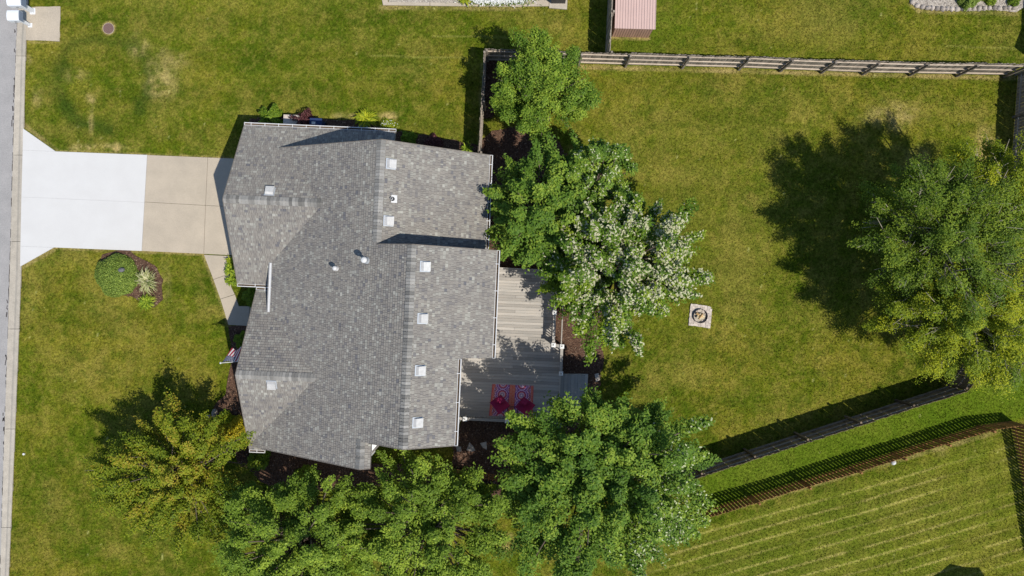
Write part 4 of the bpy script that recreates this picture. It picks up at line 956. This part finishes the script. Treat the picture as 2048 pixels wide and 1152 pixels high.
tree('maple_tree', (1160, 905), (1200, 948, 5.1), (4.5, 4.25, 2.9), 'very large green tree below the deck with silvery leaves on its right side', .135, 115000, 175, L_maple2, 5, lobe_r=.12, silver=.15, silverdir=(.9, -.4, .15, .95), elong=2.2, avoid=((0, 0, 1120, 842), (1110, 0, 1330, 806)))
tree('ornamental_pear_tree', (640, 1030), (605, 1085, 4.3), (3.5, 3.3, 2.4), 'mid green tree below the house, left one of the two touching crowns', .115, 60000, 125, L_row, 6, lobe_r=.135, elong=1.8)
tree('ornamental_pear_tree', (860, 1015), (866, 1060, 4.4), (3.4, 3.8, 2.5), 'mid green tree below the house, right one of the two touching crowns', .115, 64000, 125, L_row, 7, lobe_r=.135, elong=1.8)
tree('golden_tree', (385, 900), (350, 955, 3.2), (3.3, 3.1, 2.0), 'yellow green tree with orange tinted tips on the front lawn', .11, 50000, 120, L_orange, 8, lobe_r=.13, elong=2.5, upb=1.3)
tree('locust_tree', (1830, 470), (1882, 476, 5.2), (3.3, 3.5, 2.9), 'tall dark green feathery tree with pale bare branches on the right', .085, 84000, 110, L_locust, 9, lobe_r=.16, bark='pale_bark', limbshow=True, elong=2.2)
tree('locust_tree', (1895, 610), (1920, 636, 4.5), (3.3, 2.6, 2.4), 'bright yellow green feathery tree above the bend of the grey fence', .085, 66000, 90, L_sunb, 10, lobe_r=.17, bark='pale_bark', limbshow=True, elong=2.2)
tree('locust_tree', (1965, 400), (2010, 395, 5.2), (2.6, 2.5, 2.3), 'yellow green tree cut off by the right edge of the photo', .085, 40000, 60, L_sunb, 11, lobe_r=.19, bark='pale_bark', limbshow=True, elong=2.0)
tree('locust_tree', (2010, 670), (2050, 700, 4.2), (2.6, 2.1, 1.8), 'dark green tree at the right edge beyond the grey fence', .085, 26000, 42, L_locust, 12, lobe_r=.20, bark='pale_bark', limbshow=True)

def shrub(px, py, r, h, label, lm, nl, leaf=.07, name='shrub', seed=1, dome=True, flat=.5, group='shrubs and plants in the beds', cat='shrub', lump=.12):
    R = np.random.RandomState(seed); c = P(px, py, 0); t = thing(name, c, label, cat, group); n = nl
    d = R.normal(size=(n, 3)); d /= np.linalg.norm(d, axis=1, keepdims=True); d[:, 2] = np.abs(d[:, 2])
    th = np.arctan2(d[:, 1], d[:, 0]); ph = R.uniform(0, 6.28, 3)
    rr = (1+lump*np.sin(4*th+ph[0])+lump*.7*np.sin(7*th+ph[1]+3*d[:, 2]))*R.uniform(.35, 1, n)**.3
    rr *= 1+lump*1.2*(vnoise(d[:, 0]*5+seed, d[:, 1]*5, seed)-.5)
    pos = np.array([c.x, c.y, 0])+d*np.array([r, r, h])*rr[:, None]+np.array([0, 0, .03])
    nn = d*.8+np.array([0, 0, .5])+R.normal(size=(n, 3))*.5; V, F = leafquads(pos, nn, leaf, leaf*.6, R)
    npmesh('foliage', V, F, lm, rnd=np.clip(R.normal(.5, .22, n), 0, 1), parent=t)
    b = MB()
    for k in range(5):
        a = k*1.256; b.tube([c, c+Vector((math.cos(a)*r*.55, math.sin(a)*r*.55, h*.7))], [.02, .008], 5)
    b.build('stems', M['bark'], t); return t
def blades(px, py, r, h, label, lm, nb, wd=.02, name='grass_plant', seed=1, cat='plant', group='shrubs and plants in the beds', aspect=(1, 1), rot=0):
    R = np.random.RandomState(seed); c = P(px, py, 0); t = thing(name, c, label, cat, group); Vs = []; Fs = []; k = 0; rn = []
    for i in range(nb):
        a = R.uniform(0, 6.28); L = r*R.uniform(.5, 1.1); hh = h*R.uniform(.6, 1.1); sx, sy = R.normal(size=2)*r*.14
        dx, dy = math.cos(a)*aspect[0], math.sin(a)*aspect[1]; cr_, sr_ = math.cos(rot), math.sin(rot); dx, dy = dx*cr_-dy*sr_, dx*sr_+dy*cr_
        o = np.array([c.x+sx, c.y+sy, 0]); pr = np.array([-dy, dx, 0.0])*wd
        pts = [o, o+np.array([dx*L*.35, dy*L*.35, hh*.8]), o+np.array([dx*L*.75, dy*L*.75, hh*.95]), o+np.array([dx*L, dy*L, hh*.5])]
        ws = [.5, 1, .8, .05]
        for p, w in zip(pts, ws): Vs += [p-pr*w, p+pr*w]
        q = R.rand()
        for j in range(3): Fs.append([k+2*j, k+2*j+1, k+2*j+3, k+2*j+2]); rn.append(q)
        k += 8
    npmesh('leaves', np.array(Vs), np.array(Fs), lm, rnd=np.array(rn), parent=t)
    b = MB(); b.lathe(c, [(r*.22, -.02), (r*.18, .06), (.001, .09)], 10); b.build('root_clump', M['mulch'], t); return t
shrub(238, 551, 1.06, .95, 'large round clipped green shrub beside the white driveway', L_shrub, 15000, .075, seed=3, lump=.045)
blades(299, 562, .62, .5, 'pale variegated grassy plant in the mulch beside the round shrub', L_straw, 260, .014, seed=4, aspect=(.75, 1.15), rot=.35)
blades(297, 604, .42, .35, 'small bright green leafy clump below the variegated plant', L_daylily, 150, .02, seed=5)
# rock in the round shrub
def rock(px, py, sx, sy, sz, label, z=0, rz=0, m='stone', name='boulder', group=None, parent=None, seed=0):
    R = np.random.RandomState(seed+int(px)); c = P(px, py, z); b = MB(); n = 9
    prof = [(1.0, -.3), (1.06, .15), (.9, .55), (.55, .85), (.15, 1.0)]; V0 = 0
    cr_, sr_ = math.cos(rz), math.sin(rz); jj = R.uniform(.82, 1.15, n)
    for (q, zz) in prof:
        for k in range(n):
            a = 2*math.pi*k/n; x_ = math.cos(a)*q*sx*jj[k]*R.uniform(.95, 1.05); y_ = math.sin(a)*q*sy*jj[k]
            b.v.append((c.x+x_*cr_-y_*sr_, c.y+x_*sr_+y_*cr_, z+zz*sz*R.uniform(.93, 1.05)))
    for i in range(len(prof)-1):
        for k in range(n): a = i*n+k; e = i*n+(k+1) % n; b.face((a, e, e+n, a+n))
    b.face([(len(prof)-1)*n+k for k in range(n)])
    if parent: return b.build('stone', M[m], parent)
    o = b.build(name, M[m]); return tag(o, label, 'rock', group)
rock(243, 540, .16, .11, .14, 'grey rock poking out of the top of the round shrub', z=.80, name='boulder', m='dark_stone')
rock(430, 827, .17, .21, .2, 'pale grey boulder in the front mulch bed beside the golden tree', name='boulder'); rock(417, 832, .09, .09, .1, 'small light stone left of the pale boulder in the front bed', name='boulder')
def flatstone(px, py, pts, label):
    b = MB(); q = [P(px+x, py+y)[:2] for x, y in pts]; q = q if area(q) > 0 else q[::-1]; b.prism(q, -.02, .05)
    return tag(b.build('stepping_stone', M['stone']), label, 'stone', 'stepping stones below the deck')
flatstone(941, 895, [(-8, 5), (-2, -11), (6, -2), (10, 6), (2, 8)], 'grey triangular stepping stone nearest the house corner'); flatstone(968, 890, [(-8, -4), (5, -7), (6, 9), (-2, 5)], 'tan triangular stepping stone to the right of the grey one')
flatstone(1194, 755, [(-5, -7), (3, -9), (6, 4), (-2, 9)], 'pale stepping stone at the foot of the deck steps'); flatstone(917, 897, [(-5, -5), (5, -4), (6, 5), (-3, 6)], 'small grey stepping stone tucked under the house corner')

# front bed plants
blades(463, 540, .34, .4, 'bright green arching clump between the walkway and the garage wall, upper', L_daylily, 120, .02, seed=6)
blades(466, 562, .30, .4, 'bright green arching clump between the walkway and the garage wall, middle', L_daylily, 110, .02, seed=7)
blades(464, 522, .28, .35, 'bright green arching clump touching the corner of the beige driveway', L_lime, 90, .02, seed=8)
shrub(508, 592, .5, .7, 'dark green shrub in the shade at the front entrance', L_dkshrub, 2500, .06, seed=9)
shrub(487, 680, .42, .6, 'dark green round shrub in the shade left of the porch gable', L_dkshrub, 2500, .06, seed=10)
shrub(470, 862, .75, 1.3, 'yellow green bush between the golden tree and the house', L_gold, 7000, .09, seed=11)
shrub(455, 840, .45, .9, 'lime green bush just above the yellow green one at the front corner', L_lime, 3000, .07, seed=12)
shrub(520, 915, .55, .9, 'dark green bush under the lower left corner of the roof', L_dkshrub, 3500, .08, seed=13)
shrub(610, 955, .6, 1.1, 'dark green bush in the shade below the house wall', L_dkshrub, 3500, .08, seed=14)
# north bed
shrub(545, 238, .55, .75, 'spiky green shrub behind the garage gutter', L_dkshrub, 4200, .10, seed=15, lump=.25)
shrub(612, 248, .55, 1.0, 'dark purple leaved shrub beside the white storage box', L_purple, 4200, .08, seed=16, lump=.25)
blades(733, 240, .55, .5, 'yellow green arching plant on the north side bed', L_lime, 220, .022, seed=17)
shrub(775, 252, .40, .25, 'low ground cover dotted with small white flowers', L_lime, 1600, .05, seed=18, name='ground_cover_plant', cat='plant')
R = np.random.RandomState(5)
def petals(px, py, rx, ry, z, n, label, name='white_flowers', sz=.05):
    c = P(px, py, 0); t = thing(name, c, label, 'flowers', 'white flowers')
    pos = np.array([c.x, c.y, z])+np.stack([R.normal(size=n)*rx*.5, R.normal(size=n)*ry*.5, R.uniform(-.05, .05, n)], -1)
    V, F = leafquads(pos, np.array([0, 0, 1.0])+R.normal(size=(n, 3))*.3, sz, sz*.9, R); npmesh('petals', V, F, L_white, rnd=R.rand(n), parent=t)
    k = n*3; pos = np.array([c.x, c.y, z-.08])+np.stack([R.normal(size=k)*rx*.55, R.normal(size=k)*ry*.55, R.uniform(-.08, .05, k)], -1)
    V, F = leafquads(pos, np.array([0, 0, 1.0])+R.normal(size=(k, 3))*.5, .07, .04, R); npmesh('foliage', V, F, L_shrub, rnd=R.rand(k), parent=t)
petals(777, 250, .4, .22, .28, 26, 'few small white flowers over the low ground cover by the roof corner')
shrub(818, 280, .42, .5, 'leafy green plant in the bed right of the roof corner', L_dkshrub, 2200, .08, seed=19)
shrub(868, 288, .45, .5, 'dark reddish plant in the shady bed beside the north gable', L_purple, 2000, .07, seed=20)
blades(935, 300, .35, .4, 'small green plant where the fence meets the house', L_daylily, 90, .02, seed=21)
# things by the north wall
c = P(590, 249); t = thing('storage_box', c, 'rounded white plastic storage box behind the purple shrub', 'box')
b = MB(); b.box(c+Vector((0, 0, .3)), (.72, .62, .6), rz=-HA); b.build('body', M['white_metal'], t)
b = MB()
for k, (w, z) in enumerate(((.78, .62), (.74, .68), (.62, .72))): b.box(c+Vector((0, 0, z)), (w, w-.1, .06), rz=-HA)
b.build('lid', M['paver'], t)
c = P(641, 256); t = thing('wheeled_bin', c, 'navy blue lidded bin with a white sticker by the north wall', 'bin')
b = MB(); b.box(c+Vector((0, 0, .45)), (.52, .5, .9), rz=-HA); b.build('body', M['bluebin'], t); b = MB(); b.box(c+Vector((0, 0, .93)), (.58, .56, .06), rz=-HA); ld = b.build('lid', M['bluebin'], t)
b = MB(); b.box(c+Vector((-.1, 0.05, .965)), (.18, .12, .01), rz=-HA); b.build('sticker', M['white_metal'], ld)
for s_ in (-1, 1):
    b = MB(); b.tube([c+Vector((s_*.26, .22, .1)), c+Vector((s_*.32, .22, .1))], .1, 12); b.build('wheel', M['dark_metal'], t)
c = P(728, 262); b = MB()
for rr_, zz in ((.27, .12), (.27, .20), (.25, .28)): b.tube([c+Vector((math.cos(a)*rr_, math.sin(a)*rr_, zz)) for a in np.linspace(0, 6.283, 25)], .045, 6, cap=False)
tag(b.build('coiled_hose', M['paleblue']), 'pale blue coiled hose lying beside the north wall', 'hose')

# flag
wallp = W(-11.36, 3.75, 3.3); tipp = P(441, 726, 4.3); ft = thing('flag', wallp, 'red white and blue striped flag hanging from a pole on the front wall', 'flag')
b = MB(); b.tube([wallp, tipp], .014, 8); po = b.build('pole', M['white_metal'], ft); b = MB(); b.lathe(tipp, [(.001, -.05), (.04, -.02), (.045, .01), (.001, .05)], 10); b.build('finial', M['white_metal'], po)
b = MB(); b.box(wallp, (.08, .08, .14)); b.build('bracket', M['white_metal'], ft)
d = (wallp-tipp); L = d.length; nx_, ny_ = 26, 24; attach = tipp+d*.06
RW = {k: MB() for k in range(14)}; FLW, FLH = .9, 1.15          # hoist along the pole, fly hangs down
def fpt(i, j):     # i along the hoist, j along the fly
    a = i/nx_; e = j/ny_; p = tipp+d.normalized()*(.06+a*FLW)
    fold = math.sin(a*9+e*2)*.10*(.3+e)+math.sin(a*4.2)*.06
    return p+Vector((e*.16-.12*a*e, fold*.7+e*.52, -e*FLH*(.62+.08*math.cos(a*6))))
for i in range(nx_):
    for j in range(ny_):
        k = 13 if (i/nx_ < 7/13 and j/ny_ < .4) else min(12, int(i/nx_*13))
        RW[k].poly([fpt(i, j), fpt(i+1, j), fpt(i+1, j+1), fpt(i, j+1)])
for k in range(13): RW[k].build('stripe', M['red' if k % 2 == 0 else 'flagwhite'], ft)
RW[13].build('blue_canton', M['flagblue'], ft)
stb = MB()
for r_ in range(9):
    for q in range(6 if r_ % 2 == 0 else 5):
        i = (r_+1)*(nx_*7/13)/10; j = (q+.5+(r_ % 2)*.5)*(ny_*.4)/6; p = fpt(i, j); e1 = (fpt(i+.5, j)-p).normalized(); e2 = (fpt(i, j+.5)-p).normalized(); nn = e1.cross(e2).normalized()
        for sg in (1, -1):
            stb.poly([p+nn*.004*sg+(e1*math.cos(a)+e2*math.sin(a))*(.022 if k % 2 == 0 else .009) for k, a in enumerate(np.linspace(0, 2*math.pi, 11)[:-1])])
stb.build('stars', M['flagwhite'], ft)['kind'] = 'stuff'

# ------------------------------------------------------------ NEIGHBOUR EDGES
# patio border at the top
pt = setting('patio', P(900, -20))
slabs(pt, 'concrete_slab', [[(754, -50), (766, 11), (860, 12), (860, 6), (776, 5), (765, -50)], [(860, 5.5), (860, 12), (1044, 14), (1044, 7)], [(1044, -50), (1044, 13.5), (1098, 13), (1098, -50)]], M['beige_conc'], z=.04)
slabs(pt, 'concrete_slab', [[(1099, -40), (1098, 17), (1134, 20), (1137, -40)]], M['curb_conc'], z=.07)
structure(sheet('gravel_bed', pl([(768, -50), (778, 5), (1040, 6.5), (1042, -50)]), .02, M['gravel']))
scatter([[(768, -50), (778, 5), (1040, 6.5), (1042, -50)]], 500, (.022, .018), M['pebble'], 'pebbles', 'pale pebbles filling the strip beside the neighbouring patio', 'pebbles', seed=6)
petals(1000, 1, 1.25, .24, .25, 1500, 'mass of bright white flowers along the neighbouring patio edge', sz=.07); petals(960, -1, .35, .22, .25, 160, 'left end clump of white flowers beside the yellow green plant', sz=.07)
blades(930, -2, .38, .3, 'yellow green plant at the left end of the white flowers', L_lime, 120, .025, seed=31)
c = P(1116, -2); t = thing('covered_grill', c, 'black covered barbecue grill standing on the small slab at the top', 'grill')
b = MB(); b.box(c+Vector((0, 0, .4)), (.7, .5, .8)); b.build('cabinet', M['black_plastic'], t)
b = MB(); V0 = 0; pr = [(-.30, .8), (-.30, .92), (-.22, 1.04), (0, 1.1), (.22, 1.04), (.30, .92), (.30, .8)]; m = len(pr)
for xx in (-.42, .42):
    for y_, z_ in pr: b.v.append((c.x+xx, c.y+y_, z_))
for i in range(m): j = (i+1) % m; b.face((i, j, m+j, m+i))
b.face(range(m)); b.face(range(2*m-1, m-1, -1)); b.build('lid', M['black_plastic'], t)
b = MB(); b.bar(c+Vector((-.3, -.34, .9)), c+Vector((.3, -.34, .9)), .03, .03); b.build('handle', M['galv'], t)
for s_ in (-1, 1):
    b = MB(); b.box(c+Vector((s_*.56, 0, .82)), (.26, .42, .03)); b.build('side_shelf', M['black_plastic'], t)
# rock bed top right
structure(sheet('gravel_bed', pl(ROCKBED), .02, M['gravel'], seed=40, amp=.04))
scatter([ROCKBED], 520, (.028, .022), M['pebble'], 'gravel', 'pale gravel inside the stone edged bed at the top right', 'gravel', seed=7)
rbt = thing('stone_border', P(1930, 15), 'curved border of rounded field stones along the gravel bed at the top right', 'border')
line = [(1821, -8), (1824, 4), (1834, 11), (1845, 14)]; x = 1855
while x < 2036: line.append((x, 16+2.5*math.sin((x-1850)/42.0)+ (2 if x > 1990 else 0))); x += random.uniform(8.5, 11)
for i, (px, py) in enumerate(line): rock(px, py, random.uniform(.11, .15), random.uniform(.10, .135), random.uniform(.13, .19), None, rz=random.uniform(-.5, .5), parent=rbt, seed=i)
shrub(1932, 0, .52, .6, 'dense green shrub in the gravel bed at the top right', L_shrub, 5000, .07, seed=33, lump=.1)
shrub(1978, -6, .45, .45, 'smaller green shrub right of the dense one in the gravel bed', L_daylily, 2500, .06, seed=34)
shrub(2025, 3, .3, .35, 'small dark plant at the right end of the gravel bed', L_dkshrub, 1200, .06, seed=35)
# small lawn things
c = P(1787, 925, .15); b = MB(); b.lathe(c, [(.001, -.13), (.09, -.09), (.13, 0), (.09, .09), (.001, .13)], 16); tag(b.build('ball', M['white_metal'], smooth=True), 'white ball lying against the foot of the brown picket fence', 'ball')
c = P(2008, 747, .3); b = MB(); b.lathe((c.x, c.y, 0), [(.05, 0), (.05, .4), (.20, .45), (.22, .52), (.12, .60), (.001, .66)], 16); tag(b.build('garden_ornament', M['paleblue'], smooth=True), 'pale blue domed garden ornament near the bend of the grey fence', 'ornament')
c = P(48, 908, 0); b = MB(); b.lathe(c, [(.055, -.02), (.055, .05), (.001, .06)], 12); tag(b.build('lawn_cap', M['white_metal']), 'small white capped pipe in the lower left front lawn', 'pipe cap')
b = MB(); b.tube([P(900, 230, .02), P(912, 238, .5)], .012, 5); b.tube([P(938, 214, .02), P(960, 232, .9)], .012, 5)
# canopy just past the lower edge, known by its shadow
c = P(1960, 1225, 0); t = thing('garden_umbrella', c, 'tan garden umbrella just past the lower right edge that shades the striped lawn', 'umbrella')
b = MB(); b.tube([c, c+Vector((0, 0, 2.6))], .03, 8); b.build('pole', M['galv'], t); b = MB()
n = 8; rim = [c+Vector((math.cos(2*math.pi*k/n+.25)*1.9, math.sin(2*math.pi*k/n+.25)*1.7, 2.15)) for k in range(n)]
for k in range(n):
    a_, e_ = rim[k], rim[(k+1) % n]; m_ = (a_+e_)/2*.94+c*.06; m_.z = 2.2; top = c+Vector((0, 0, 2.65)); b.poly([top, a_, m_]); b.poly([top, m_, e_])
b.build('canopy', M['canvas'], t); b = MB()
for k in range(n): b.tube([c+Vector((0, 0, 2.55)), rim[k]-Vector((0, 0, .02))], .01, 5)
b.build('ribs', M['galv'], t)
print('objects', len(bpy.data.objects))
